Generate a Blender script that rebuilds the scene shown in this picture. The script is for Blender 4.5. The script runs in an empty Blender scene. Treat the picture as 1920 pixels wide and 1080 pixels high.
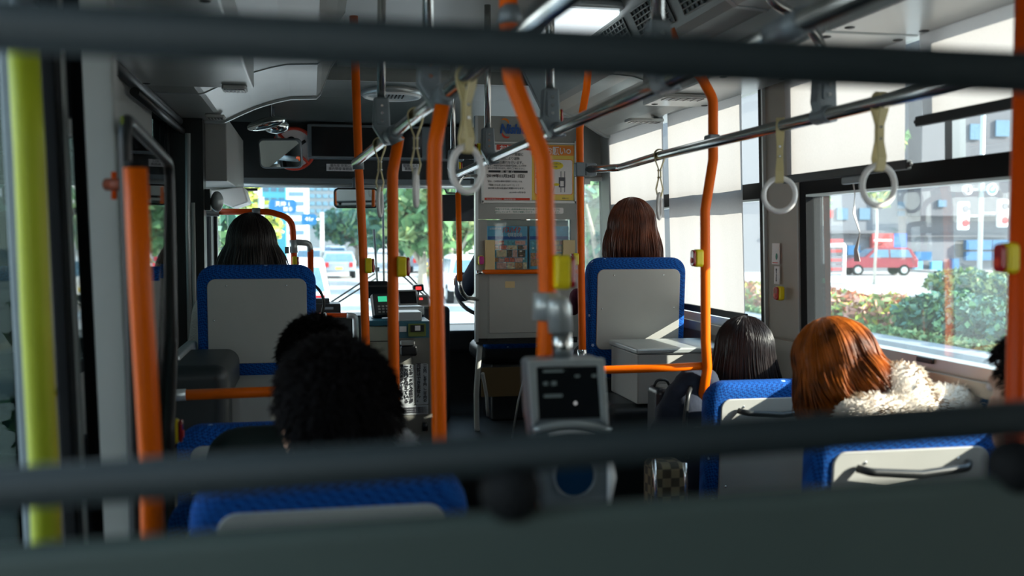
import bpy, bmesh, math, random
from mathutils import Vector, Matrix, noise
random.seed(7)
S = bpy.context.scene
C = S.collection
PI = math.pi
# ------------------------------------------------------------------ camera, world, sun, exposure
F = 1866.7
PITCH = math.atan(92 / F)
YAW = math.atan(376 * math.cos(PITCH) / F)
EYE = Vector((0, 0, 1.1))
cam_data = bpy.data.cameras.new('camera')
cam = bpy.data.objects.new('camera', cam_data)
C.objects.link(cam)
cam.location = EYE
cam.rotation_euler = (PI / 2 - PITCH, 0, -YAW)
cam_data.sensor_width = 36
cam_data.lens = 35
cam_data.clip_start = 0.02
cam_data.clip_end = 600
cam_data.dof.use_dof = True
cam_data.dof.focus_distance = 4.6
cam_data.dof.aperture_fstop = 2.9
S.camera = cam

world = bpy.data.worlds.new('world')
S.world = world
world.use_nodes = True
wn = world.node_tree
wn.nodes.clear()
wo = wn.nodes.new('ShaderNodeOutputWorld')
wb = wn.nodes.new('ShaderNodeBackground')
tc = wn.nodes.new('ShaderNodeTexCoord')
sx = wn.nodes.new('ShaderNodeSeparateXYZ')
cr = wn.nodes.new('ShaderNodeValToRGB')
cr.color_ramp.elements[0].position = 0.0
cr.color_ramp.elements[0].color = (0.98, 0.98, 0.96, 1)
cr.color_ramp.elements[1].position = 0.6
cr.color_ramp.elements[1].color = (0.50, 0.74, 1.0, 1)
wn.links.new(tc.outputs['Generated'], sx.inputs[0])
wn.links.new(sx.outputs['Z'], cr.inputs[0])
wn.links.new(cr.outputs[0], wb.inputs['Color'])
wb.inputs['Strength'].default_value = 2.5
wn.links.new(wb.outputs[0], wo.inputs[0])

sun_data = bpy.data.lights.new('sun', 'SUN')
sun_data.energy = 11.0
sun_data.angle = math.radians(0.6)
sun_data.color = (1.0, 0.93, 0.82)
sun = bpy.data.objects.new('sun', sun_data)
C.objects.link(sun)
SUN_DIR = Vector((1.0, -0.5, 0.55)).normalized()
sun.rotation_euler = SUN_DIR.to_track_quat('Z', 'Y').to_euler()
sun.location = (30, -20, 30)

S.view_settings.view_transform = 'Standard'
S.view_settings.look = 'None'
S.view_settings.exposure = 0.5
S.view_settings.gamma = 1
S.view_settings.use_curve_mapping = False


# ------------------------------------------------------------------ measuring helpers (sight lines of the photograph)
def ray(px, py):
    d = Vector(((px - 960) / F, -(py - 540) / F, -1))
    return cam.rotation_euler.to_matrix() @ d


def P(px, py, Y):
    d = ray(px, py)
    return EYE + d * (Y / d.y)


def PX(px, py, X):
    d = ray(px, py)
    return EYE + d * (X / d.x)


def PZ(px, py, Z):
    d = ray(px, py)
    return EYE + d * ((Z - EYE.z) / d.z)


# ------------------------------------------------------------------ materials
MATS = {}


def mat(name, col, rough=0.5, metal=0.0, spec=0.5, var=0.06, scale=8.0, bump=0.0, bscale=60.0, coat=0.0, emit=None, estr=0.0, sheen=0.0, trans=0.0):
    if name in MATS:
        return MATS[name]
    m = bpy.data.materials.new(name)
    m.use_nodes = True
    nt = m.node_tree
    b = nt.nodes['Principled BSDF']
    b.inputs['Roughness'].default_value = rough
    b.inputs['Metallic'].default_value = metal
    b.inputs['Specular IOR Level'].default_value = spec
    b.inputs['Coat Weight'].default_value = coat
    b.inputs['Sheen Weight'].default_value = sheen
    t = nt.nodes.new('ShaderNodeTexCoord')
    n = nt.nodes.new('ShaderNodeTexNoise')
    n.inputs['Scale'].default_value = scale
    n.inputs['Detail'].default_value = 4
    nt.links.new(t.outputs['Object'], n.inputs['Vector'])
    r = nt.nodes.new('ShaderNodeValToRGB')
    r.color_ramp.elements[0].position = 0.3
    r.color_ramp.elements[1].position = 0.7
    r.color_ramp.elements[0].color = tuple(c * (1 - var) for c in col) + (1,)
    r.color_ramp.elements[1].color = tuple(min(1, c * (1 + var)) for c in col) + (1,)
    nt.links.new(n.outputs['Fac'], r.inputs[0])
    nt.links.new(r.outputs[0], b.inputs['Base Color'])
    if bump:
        n2 = nt.nodes.new('ShaderNodeTexNoise')
        n2.inputs['Scale'].default_value = bscale
        nt.links.new(t.outputs['Object'], n2.inputs['Vector'])
        bp = nt.nodes.new('ShaderNodeBump')
        bp.inputs['Strength'].default_value = bump
        bp.inputs['Distance'].default_value = 0.005
        nt.links.new(n2.outputs['Fac'], bp.inputs['Height'])
        nt.links.new(bp.outputs[0], b.inputs['Normal'])
    if emit:
        b.inputs['Emission Color'].default_value = tuple(emit) + (1,)
        b.inputs['Emission Strength'].default_value = estr
    MATS[name] = m
    return m


def glass_mat(name, tint=(0.95, 0.98, 0.97), gloss=0.08, dust=0.0):
    m = bpy.data.materials.new(name)
    m.use_nodes = True
    nt = m.node_tree
    nt.nodes.clear()
    o = nt.nodes.new('ShaderNodeOutputMaterial')
    t = nt.nodes.new('ShaderNodeBsdfTransparent')
    t.inputs[0].default_value = tuple(tint) + (1,)
    g = nt.nodes.new('ShaderNodeBsdfGlossy')
    g.inputs['Roughness'].default_value = 0.02
    lw = nt.nodes.new('ShaderNodeLayerWeight')
    lw.inputs['Blend'].default_value = 0.25
    mp = nt.nodes.new('ShaderNodeMapRange')
    mp.inputs['To Min'].default_value = gloss * 0.5
    mp.inputs['To Max'].default_value = min(1, gloss * 5)
    nt.links.new(lw.outputs['Fresnel'], mp.inputs['Value'])
    mx = nt.nodes.new('ShaderNodeMixShader')
    nt.links.new(mp.outputs[0], mx.inputs[0])
    nt.links.new(t.outputs[0], mx.inputs[1])
    nt.links.new(g.outputs[0], mx.inputs[2])
    last = mx
    if dust > 0:
        d = nt.nodes.new('ShaderNodeBsdfTranslucent')
        d.inputs[0].default_value = (0.8, 0.88, 0.9, 1)
        m2 = nt.nodes.new('ShaderNodeMixShader')
        m2.inputs[0].default_value = dust
        nt.links.new(mx.outputs[0], m2.inputs[1])
        nt.links.new(d.outputs[0], m2.inputs[2])
        last = m2
    nt.links.new(last.outputs[0], o.inputs[0])
    return m


def seat_fabric():
    m = mat('seat_fabric_blue', (0.004, 0.055, 0.26), rough=0.85, spec=0.2)
    nt = m.node_tree
    b = nt.nodes['Principled BSDF']
    t = nt.nodes.new('ShaderNodeTexCoord')
    mp = nt.nodes.new('ShaderNodeMapping')
    mp.inputs['Rotation'].default_value = (0.785, 0.785, 0.785)
    nt.links.new(t.outputs['Object'], mp.inputs[0])
    ch = nt.nodes.new('ShaderNodeTexChecker')
    ch.inputs['Scale'].default_value = 170
    ch.inputs['Color1'].default_value = (0.002, 0.032, 0.17, 1)
    ch.inputs['Color2'].default_value = (0.006, 0.10, 0.40, 1)
    nt.links.new(mp.outputs[0], ch.inputs[0])
    v = nt.nodes.new('ShaderNodeTexVoronoi')
    v.inputs['Scale'].default_value = 13
    v.inputs['Randomness'].default_value = 0.45
    nt.links.new(t.outputs['Object'], v.inputs['Vector'])
    lt = nt.nodes.new('ShaderNodeMath')
    lt.operation = 'LESS_THAN'
    lt.inputs[1].default_value = 0.085
    nt.links.new(v.outputs['Distance'], lt.inputs[0])
    mx = nt.nodes.new('ShaderNodeMix')
    mx.data_type = 'RGBA'
    nt.links.new(lt.outputs[0], mx.inputs[0])
    nt.links.new(ch.outputs[0], mx.inputs[6])
    mx.inputs[7].default_value = (0.35, 0.55, 0.85, 1)
    nt.links.new(mx.outputs[2], b.inputs['Base Color'])
    return m


def shade_mat():
    m = bpy.data.materials.new('shade_cloth')
    m.use_nodes = True
    nt = m.node_tree
    nt.nodes.clear()
    o = nt.nodes.new('ShaderNodeOutputMaterial')
    d = nt.nodes.new('ShaderNodeBsdfDiffuse')
    tr = nt.nodes.new('ShaderNodeBsdfTranslucent')
    t = nt.nodes.new('ShaderNodeTexCoord')
    n = nt.nodes.new('ShaderNodeTexNoise')
    n.inputs['Scale'].default_value = 160
    nt.links.new(t.outputs['Object'], n.inputs['Vector'])
    r = nt.nodes.new('ShaderNodeValToRGB')
    r.color_ramp.elements[0].color = (0.42, 0.40, 0.392, 1)
    r.color_ramp.elements[1].color = (0.47, 0.45, 0.44, 1)
    nt.links.new(n.outputs['Fac'], r.inputs[0])
    nt.links.new(r.outputs[0], d.inputs[0])
    nt.links.new(r.outputs[0], tr.inputs[0])
    mx = nt.nodes.new('ShaderNodeMixShader')
    mx.inputs[0].default_value = 0.43
    nt.links.new(d.outputs[0], mx.inputs[1])
    nt.links.new(tr.outputs[0], mx.inputs[2])
    nt.links.new(mx.outputs[0], o.inputs[0])
    return m


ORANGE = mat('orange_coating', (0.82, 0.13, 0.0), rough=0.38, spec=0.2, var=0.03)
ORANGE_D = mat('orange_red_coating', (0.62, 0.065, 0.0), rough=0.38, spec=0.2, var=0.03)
STEEL = mat('brushed_steel', (0.62, 0.62, 0.60), rough=0.18, metal=1.0, var=0.05, scale=30)
CHROME = mat('chrome', (0.75, 0.76, 0.76), rough=0.08, metal=1.0, var=0.02)
ALU = mat('cast_grey', (0.20, 0.23, 0.25), rough=0.4, metal=0.3, var=0.04)
LIGHTALU = mat('light_alloy', (0.48, 0.52, 0.52), rough=0.35, metal=0.5, var=0.04)
PANEL = mat('panel_grey', (0.34, 0.35, 0.33), rough=0.42, var=0.03, bump=0.05)
PANEL_L = mat('panel_light', (0.42, 0.42, 0.395), rough=0.36, var=0.03, bump=0.04)
CEIL = mat('ceiling_panel', (0.27, 0.29, 0.275), rough=0.34, var=0.03)
CEIL_L = mat('ceiling_light_panel', (0.40, 0.42, 0.405), rough=0.28, var=0.03)
CEIL_D = mat('ceiling_dark', (0.09, 0.105, 0.10), rough=0.45, var=0.05)
WALLM = mat('wall_beige', (0.36, 0.325, 0.27), rough=0.5, var=0.04)
BLACK = mat('black_plastic', (0.012, 0.014, 0.015), rough=0.4, var=0.1)
RUBBER = mat('black_rubber', (0.006, 0.007, 0.008), rough=0.75, spec=0.15, var=0.1)
DARKTEAL = mat('dark_grey_plastic', (0.018, 0.024, 0.026), rough=0.45, var=0.08)
GUARD = mat('dark_guard_bar', (0.015, 0.022, 0.024), rough=0.6, spec=0.25, var=0.08)
GUARDP = mat('dark_guard_panel', (0.050, 0.072, 0.065), rough=0.6, var=0.08, scale=3)
FLOORM = mat('floor_vinyl', (0.018, 0.021, 0.022), rough=0.5, var=0.3, scale=120)
YELLOW = mat('yellow_plastic', (0.78, 0.62, 0.01), rough=0.35, var=0.03)
LIME = mat('lime_yellow_pad', (0.44, 0.50, 0.012), rough=0.55, var=0.05)
REDLENS = mat('red_lens', (0.35, 0.008, 0.012), rough=0.12, var=0.1, coat=0.5)
MAGENTA = mat('magenta_lens', (0.45, 0.01, 0.20), rough=0.2, var=0.1)
STRAP = mat('strap_cream', (0.62, 0.52, 0.26), rough=0.5, var=0.06)
RING = mat('ring_white', (0.80, 0.77, 0.74), rough=0.3, var=0.02)
SCREEN = mat('screen_black', (0.006, 0.007, 0.009), rough=0.12, var=0.1)
MIRROR = mat('mirror_silver', (0.80, 0.86, 0.84), rough=0.015, metal=1.0, var=0.0)
WHITE = mat('white_paint', (0.80, 0.80, 0.78), rough=0.4, var=0.02)
PAPER = mat('paper_white', (0.90, 0.86, 0.85), rough=0.6, var=0.02)
INK = mat('ink_black', (0.02, 0.02, 0.025), rough=0.6, var=0.0)
GREYINK = mat('ink_grey', (0.10, 0.10, 0.12), rough=0.6, var=0.0)
REDINK = mat('ink_red', (0.68, 0.05, 0.02), rough=0.5, var=0.02)
ORINK = mat('ink_orange', (0.85, 0.25, 0.02), rough=0.5, var=0.02)
YELINK = mat('ink_yellow', (0.85, 0.62, 0.10), rough=0.5, var=0.02)
YEL2 = mat('ink_bright_yellow', (0.9, 0.72, 0.02), rough=0.5, var=0.02)
BLUEINK = mat('ink_blue', (0.01, 0.09, 0.36), rough=0.5, var=0.02)
SKYINK = mat('ink_sky', (0.10, 0.40, 0.66), rough=0.5, var=0.15, scale=30)
GREENINK = mat('ink_green', (0.03, 0.22, 0.14), rough=0.5, var=0.02)
CREAM = mat('cream_plastic', (0.72, 0.55, 0.28), rough=0.45, var=0.04)
FAB = seat_fabric()
SHADE = shade_mat()
GLASS = glass_mat('window_glass', gloss=0.03, dust=0.009)
GLASSF = glass_mat('windscreen_glass', dust=0.01)
GLASSP = glass_mat('partition_glass', tint=(0.72, 0.76, 0.76), gloss=0.35)
GLASST = glass_mat('dimming_glass', tint=(0.22, 0.27, 0.26), gloss=0.12)  # tint added so the outside looks dimmer through the left panes
GLASSC = glass_mat('clear_cover', gloss=0.05)
SKIN = mat('skin', (0.55, 0.29, 0.18), rough=0.5, var=0.05, sheen=0.1)


# ------------------------------------------------------------------ mesh builder
def fillet(pts, r, n=6):
    pts = [Vector(p) for p in pts]
    if r <= 0 or len(pts) < 3:
        return pts
    out = [pts[0]]
    for i in range(1, len(pts) - 1):
        a, b, c = pts[i - 1], pts[i], pts[i + 1]
        u = (a - b)
        v = (c - b)
        lu, lv = u.length, v.length
        u.normalize()
        v.normalize()
        ang = u.angle(v)
        if ang > PI - 0.03:
            out.append(b)
            continue
        d = min(r / math.tan(ang / 2), lu * 0.48, lv * 0.48)
        p0 = b + u * d
        p1 = b + v * d
        for k in range(n + 1):
            t = k / n
            out.append((1 - t) ** 2 * p0 + 2 * t * (1 - t) * b + t ** 2 * p1)
    out.append(pts[-1])
    return out


class MB:
    def __init__(s):
        s.v = []
        s.f = []
        s.m = []
        s.mats = []
        s.sm = []

    def mi(s, m):
        if m not in s.mats:
            s.mats.append(m)
        return s.mats.index(m)

    def add(s, vs, fs, m, smooth=False):
        o = len(s.v)
        k = s.mi(m)
        s.v += [Vector(v) for v in vs]
        for f in fs:
            s.f.append([i + o for i in f])
            s.m.append(k)
            s.sm.append(smooth)
        return s

    def box(s, c, d, m, rot=None):
        c = Vector(c)
        R = Matrix.Identity(3) if rot is None else (Matrix.Rotation(rot[2], 3, 'Z') @ Matrix.Rotation(rot[1], 3, 'Y') @ Matrix.Rotation(rot[0], 3, 'X'))
        vs = []
        for x in (-.5, .5):
            for y in (-.5, .5):
                for z in (-.5, .5):
                    vs.append(c + R @ Vector((x * d[0], y * d[1], z * d[2])))
        return s.add(vs, [(0, 1, 3, 2), (4, 6, 7, 5), (0, 4, 5, 1), (2, 3, 7, 6), (0, 2, 6, 4), (1, 5, 7, 3)], m)

    def bb(s, x0, x1, y0, y1, z0, z1, m):
        return s.box(((x0 + x1) / 2, (y0 + y1) / 2, (z0 + z1) / 2), (abs(x1 - x0), abs(y1 - y0), abs(z1 - z0)), m)

    def tube(s, pts, r, m, seg=16, fr=0.0, caps=True, rr=None):
        pts = fillet(pts, fr) if fr else [Vector(p) for p in pts]
        n = len(pts)
        tang = []
        for i in range(n):
            t = (pts[min(i + 1, n - 1)] - pts[max(i - 1, 0)])
            tang.append(t.normalized() if t.length > 1e-9 else Vector((0, 0, 1)))
        ref = Vector((1, 0, 0)) if abs(tang[0].x) < 0.9 else Vector((0, 1, 0))
        nrm = (ref - tang[0] * ref.dot(tang[0])).normalized()
        vs = []
        for i in range(n):
            nrm = (nrm - tang[i] * nrm.dot(tang[i])).normalized()
            bn = tang[i].cross(nrm)
            rad = rr[i] if rr else r
            for k in range(seg):
                a = 2 * PI * k / seg
                vs.append(pts[i] + (nrm * math.cos(a) + bn * math.sin(a)) * rad)
        fs = []
        for i in range(n - 1):
            for k in range(seg):
                k2 = (k + 1) % seg
                fs.append((i * seg + k, i * seg + k2, (i + 1) * seg + k2, (i + 1) * seg + k))
        s.add(vs, fs, m, True)
        if caps:
            o = len(s.v) - n * seg
            k = s.mi(m)
            s.f.append([o + j for j in range(seg)][::-1])
            s.m.append(k)
            s.sm.append(False)
            s.f.append([o + (n - 1) * seg + j for j in range(seg)])
            s.m.append(k)
            s.sm.append(False)
        return s

    def ell(s, c, r, m, seg=20, rings=12, R=None):
        c = Vector(c)
        if not hasattr(r, '__len__'):
            r = (r, r, r)
        vs = [Vector((0, 0, 1))]
        for i in range(1, rings):
            t = PI * i / rings
            for k in range(seg):
                a = 2 * PI * k / seg
                vs.append(Vector((math.sin(t) * math.cos(a), math.sin(t) * math.sin(a), math.cos(t))))
        vs.append(Vector((0, 0, -1)))
        fs = []
        for k in range(seg):
            fs.append((0, 1 + k, 1 + (k + 1) % seg))
        for i in range(rings - 2):
            for k in range(seg):
                a = 1 + i * seg
                fs.append((a + k, a + seg + k, a + seg + (k + 1) % seg, a + (k + 1) % seg))
        e = 1 + (rings - 2) * seg
        for k in range(seg):
            fs.append((e + k, len(vs) - 1, e + (k + 1) % seg))
        out = []
        for v in vs:
            w = Vector((v.x * r[0], v.y * r[1], v.z * r[2]))
            if R:
                w = R @ w
            out.append(c + w)
        return s.add(out, fs, m, True)

    def cap(s, a, b, ra, rb, m, seg=14):
        # tapered capsule
        a, b = Vector(a), Vector(b)
        d = (b - a)
        L = d.length
        d.normalize()
        pts, rr = [], []
        for k in range(5):
            t = -PI / 2 + k * PI / 8
            pts.append(a + d * ra * math.sin(t))
            rr.append(max(1e-4, ra * math.cos(t)))
        for k in range(5):
            t = k * PI / 8
            pts.append(b + d * rb * math.sin(t))
            rr.append(max(1e-4, rb * math.cos(t)))
        return s.tube(pts, 0, m, seg=seg, rr=rr)

    def torus(s, c, R1, r, m, R=None, seg=40, sg=12, sx=1.0, sz=1.0):
        c = Vector(c)
        vs = []
        fs = []
        for i in range(seg):
            a = 2 * PI * i / seg
            for k in range(sg):
                b = 2 * PI * k / sg
                w = Vector(((R1 + r * math.cos(b)) * math.cos(a) * sx, r * math.sin(b), (R1 + r * math.cos(b)) * math.sin(a) * sz))
                if R:
                    w = R @ w
                vs.append(c + w)
                fs.append((i * sg + k, ((i + 1) % seg) * sg + k, ((i + 1) % seg) * sg + (k + 1) % sg, i * sg + (k + 1) % sg))
        return s.add(vs, fs, m, True)

    def prism(s, poly, axis, a0, a1, m, smooth=False):
        # poly: 2D points; axis 'x','y','z' is the extrusion axis
        def mk(p, a):
            if axis == 'y':
                return Vector((p[0], a, p[1]))
            if axis == 'x':
                return Vector((a, p[0], p[1]))
            return Vector((p[0], p[1], a))
        n = len(poly)
        vs = [mk(p, a0) for p in poly] + [mk(p, a1) for p in poly]
        fs = [list(range(n)), list(range(n, 2 * n))[::-1]]
        s.add(vs, fs, m, False)
        o = len(s.v) - 2 * n
        k = s.mi(m)
        for i in range(n):
            j = (i + 1) % n
            s.f.append([o + i, o + n + i, o + n + j, o + j])
            s.m.append(k)
            s.sm.append(smooth)
        return s

    def loft(s, loops, m, closed=True, caps=True, smooth=True):
        n = len(loops[0])
        vs = [v for l in loops for v in l]
        fs = []
        for i in range(len(loops) - 1):
            for k in range(n if closed else n - 1):
                k2 = (k + 1) % n
                fs.append((i * n + k, i * n + k2, (i + 1) * n + k2, (i + 1) * n + k))
        if caps and closed:
            fs.append(list(range(n))[::-1])
            fs.append([(len(loops) - 1) * n + k for k in range(n)])
        return s.add(vs, fs, m, smooth)

    def xform(s, M):
        s.v = [M @ v for v in s.v]
        return s

    def mesh(s, name, off):
        me = bpy.data.meshes.new(name)
        me.from_pydata([v - off for v in s.v], [], s.f)
        for m in s.mats:
            me.materials.append(m)
        me.polygons.foreach_set('material_index', s.m)
        me.polygons.foreach_set('use_smooth', s.sm)
        me.update()
        bm = bmesh.new()
        bm.from_mesh(me)
        bmesh.ops.recalc_face_normals(bm, faces=bm.faces)
        bm.to_mesh(me)
        bm.free()
        return me

    def build(s, name, parent=None, bevel=0.0, loc=None, segs=3):
        off = Vector((0, 0, 0))
        q = parent
        while q is not None:
            off += q.location
            q = q.parent
        l = Vector((0, 0, 0))
        if parent is None:
            if loc is None:
                xs = [v.x for v in s.v]
                ys = [v.y for v in s.v]
                zs = [v.z for v in s.v]
                loc = ((min(xs) + max(xs)) / 2, (min(ys) + max(ys)) / 2, min(zs))
            l = Vector(loc)
        o = bpy.data.objects.new(name, s.mesh(name, off + l))
        C.objects.link(o)
        o.location = l
        if parent is not None:
            o.parent = parent
        if bevel:
            b = o.modifiers.new('bevel', 'BEVEL')
            b.width = bevel
            b.segments = segs
            b.limit_method = 'ANGLE'
            b.angle_limit = 0.6
            b.harden_normals = True
        return o


def thing(name, label, cat, loc, group=None):
    o = bpy.data.objects.new(name, None)
    C.objects.link(o)
    o.empty_display_size = 0.05
    o.location = Vector(loc)
    return tag(o, label, cat, group)


def tag(o, label, cat, group=None, kind=None):
    o['label'] = label
    o['category'] = cat
    if group:
        o['group'] = group
    if kind:
        o['kind'] = kind
    return o


def struct(o):
    o['kind'] = 'structure'
    return o


def copy_tree(o, parent=None):
    c = o.copy()
    C.objects.link(c)
    c.parent = parent
    for ch in list(o.children):
        copy_tree(ch, c)
    return c


def rounded(x0, x1, z0, z1, r, n=6):
    pts = []
    for cx, cz, a0 in ((x1 - r, z0 + r, -PI / 2), (x1 - r, z1 - r, 0), (x0 + r, z1 - r, PI / 2), (x0 + r, z0 + r, PI)):
        for k in range(n + 1):
            a = a0 + PI / 2 * k / n
            pts.append((cx + r * math.cos(a), cz + r * math.sin(a)))
    return pts


def text(body, name, parent, centre, size, m, align='CENTER', extr=0.0006, shear=0.0, width=None, vertical=False, offset=0.0, rot=None):
    """Text standing upright, facing -Y. centre is the anchor; width squeezes the line to a given width."""
    if vertical:
        body = '\n'.join(body)
    cu = bpy.data.curves.new(name, 'FONT')
    cu.body = body
    cu.size = size
    cu.align_x = align
    cu.align_y = 'CENTER'
    cu.extrude = extr
    cu.shear = shear
    cu.offset = offset
    cu.resolution_u = 2
    if vertical:
        cu.space_line = 0.95
    tmp = bpy.data.objects.new(name, cu)
    C.objects.link(tmp)
    dg = bpy.context.evaluated_depsgraph_get()
    me = bpy.data.meshes.new_from_object(tmp.evaluated_get(dg))
    C.objects.unlink(tmp)
    bpy.data.objects.remove(tmp)
    xs = [v.co.x for v in me.vertices]
    sc = 1.0
    if width and xs:
        sc = width / max(1e-6, (max(xs) - min(xs)))
    off = Vector((0, 0, 0))
    q = parent
    while q is not None:
        off += q.location
        q = q.parent
    R = Matrix.Rotation(PI / 2, 3, 'X')
    if rot is not None:
        R = rot @ R
    for v in me.vertices:
        v.co = R @ Vector((v.co.x * sc, v.co.y, v.co.z)) + Vector(centre) - off
    me.materials.clear()
    me.materials.append(m)
    o = bpy.data.objects.new(name, me)
    C.objects.link(o)
    o.parent = parent
    return o


# ------------------------------------------------------------------ the setting: bus body
def wx(z):
    """inner face of the right-hand side wall (it leans in a little towards the roof)"""
    return 1.68 - max(0, z - 0.75) * 0.03


def wbox(mb, y0, y1, z0, z1, a, b, m):
    """box hugging the right wall; a, b = distances inward from the wall face"""
    vs = []
    for y in (y0, y1):
        for z in (z0, z1):
            vs.append((wx(z) - a, y, z))
            vs.append((wx(z) - b, y, z))
    mb.add(vs, [(0, 1, 3, 2), (4, 6, 7, 5), (0, 4, 5, 1), (2, 3, 7, 6), (0, 2, 6, 4), (1, 5, 7, 3)], m)
    return mb


fl = MB()
FZ = -0.35
fl.bb(-0.7, 1.75, 0.5, 4.95, FZ - 0.08, FZ, FLOORM)
fl.bb(-0.7, 1.75, 4.95, 7.0, FZ - 0.08, 0.0, FLOORM)
struct(fl.build('floor'))
fl = MB()
fl.bb(-0.7, 1.75, -1.4, 0.5, FZ - 0.08, 0.02, FLOORM)
struct(fl.build('floor_rear_step'))

# ceiling: side ducts, curved covers, centre panel
prof_l = [(-0.66, 1.665), (-0.42, 1.66), (-0.40, 1.665), (-0.36, 1.685), (-0.31, 1.71), (-0.26, 1.733), (-0.215, 1.75), (-0.15, 1.770), (-0.09, 1.784), (0.03, 1.79), (0.05, 1.81), (0.07, 1.86), (0.10, 1.94), (0.14, 2.0)]
prof_r = [(1.12, 2.0), (1.15, 1.94), (1.19, 1.86), (1.215, 1.81), (1.24, 1.79), (1.33, 1.784), (1.38, 1.770), (1.42, 1.75), (1.46, 1.733), (1.50, 1.71), (1.54, 1.685), (1.58, 1.665), (1.70, 1.665)]
prof = prof_l + prof_r
ce = MB()
up = [(x, z + 0.03) for x, z in prof]
ce.prism(prof_l[-1:] + prof_r[:1] + [up[len(prof_l)], up[len(prof_l) - 1]], 'y', -1.4, 5.35, CEIL)
# front dome sloping down over the windscreen
for (ya, za, yb, zb) in ((5.35, 1.93, 5.75, 1.90), (5.75, 1.90, 6.45, 1.80)):
    ce.add([(-0.66, ya, za), (1.70, ya, za), (1.70, yb, zb), (-0.66, yb, zb), (-0.66, ya, za + .03), (1.70, ya, za + .03), (1.70, yb, zb + .03), (-0.66, yb, zb + .03)],
           [(0, 1, 2, 3), (7, 6, 5, 4), (0, 4, 5, 1), (1, 5, 6, 2), (2, 6, 7, 3), (3, 7, 4, 0)], CEIL_D)
ce.bb(-0.66, 1.7, 5.33, 5.36, 1.93, 2.02, CEIL)
struct(ce.build('ceiling'))
rf = MB()
rf.bb(-0.9, 1.95, -1.6, 7.1, 2.05, 2.12, CEIL_D)
struct(rf.build('ceiling_roof_shell'))
for nm, pr in (('left', prof_l), ('right', prof_r)):
    d = MB()
    ed = 4.95 if nm == 'left' else 5.25
    sect = pr + [(pr[-1][0], 2.04), (pr[0][0], 2.04)]
    ys = [-1.4, 0.3, 1.55, 2.8, 4.05, ed]
    for i in range(5):
        d.prism(sect, 'y', ys[i] + 0.004, ys[i + 1] - 0.004, CEIL if i % 2 else CEIL_L)
    # aluminium front rim following the curve
    rim = [(x, z - 0.012) for x, z in pr] + [(x, z + 0.012) for x, z in pr[::-1]]
    d.prism(rim, 'y', ed, ed + 0.03, LIGHTALU)
    for yy in ys[1:-1]:
        d.prism([(x, z - 0.004) for x, z in pr] + [(x, z + 0.004) for x, z in pr[::-1]], 'y', yy - 0.012, yy + 0.012, LIGHTALU)
    struct(d.build('ceiling_duct_' + nm))

# flat service panels under the side ducts
for nm, x0, x1, ys in (('left', -0.60, -0.20, (0.95, 2.36, 3.79)), ('right', 1.34, 1.625, (0.95, 2.45, 3.95))):
    for i in range(2):
        d = MB()
        d.bb(x0, x1, ys[i] + .008, ys[i + 1] - .008, 1.648, 1.80, CEIL_L)
        o = struct(d.build('ceiling_service_panel_' + nm, bevel=.008))
        d = MB()
        for xx in (x0 + .035, x1 - .035):
            for yy in (ys[i] + .06, ys[i + 1] - .06, (ys[i] + ys[i + 1]) / 2):
                d.ell((xx, yy, 1.648), (.014, .014, .004), BLACK, 14, 6)
        q_ = d.build('latch', o)
        q_['kind'] = 'stuff'

# right wall -------------------------------------------------------------
w = MB()
wbox(w, -1.4, 7.0, FZ - .08, 0.735, 0.0, -0.07, WALLM)
wbox(w, -1.4, 7.0, 1.70, 2.08, 0.0, -0.07, CEIL_D)
wbox(w, 3.20, 3.47, 0.73, 1.72, 0.0, -0.07, WALLM)      # pillar between the two windows
wbox(w, 5.30, 5.62, 0.73, 1.72, 0.0, -0.07, PANEL)
wbox(w, 1.35, 1.55, 0.73, 1.72, 0.0, -0.07, WALLM)
wbox(w, -1.4, -0.3, 0.73, 1.72, 0.0, -0.07, WALLM)
wbox(w, 6.7, 7.0, 0.73, 1.72, 0.0, -0.07, PANEL)
struct(w.build('wall_right'))
tr = MB()
wbox(tr, -1.3, 6.9, 0.700, 0.738, 0.03, 0.0, WALLM)     # sill
wbox(tr, -1.3, 6.9, 0.555, 0.563, 0.006, 0.0, PANEL)
wbox(tr, 3.462, 3.474, 0.745, 1.70, 0.012, 0.0, LIGHTALU)
wbox(tr, 3.205, 3.215, 0.745, 1.70, 0.008, 0.0, PANEL)
struct(tr.build('trim_1'))


def side_window(n, y0, y1, muntins):
    f = MB()
    for a, b in ((y0, y0 + .045), (y1 - .045, y1)):
        wbox(f, a, b, 0.74, 1.70, 0.004, -0.085, RUBBER)
    wbox(f, y0, y1, 0.738, 0.772, 0.004, -0.05, LIGHTALU)
    wbox(f, y0, y1, 1.67, 1.70, 0.004, -0.05, RUBBER)
    wbox(f, y0, y1, 1.252, 1.312, 0.004, -0.05, RUBBER)
    wbox(f, y0, y1, 1.244, 1.252, 0.004, -0.03, LIGHTALU)
    for yy in muntins:
        wbox(f, yy - .016, yy + .016, 1.312, 1.67, 0.0, -0.04, ALU)
    o = struct(f.build('window_%d' % n))
    g = MB()
    wbox(g, y0 + .045, y1 - .045, 0.772, 1.244, -0.022, -0.026, GLASS)
    g.build('pane', o)
    g = MB()
    wbox(g, y0 + .045, y1 - .045, 1.312, 1.67, -0.022, -0.026, GLASS)
    g.build('pane', o)
    return o


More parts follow.
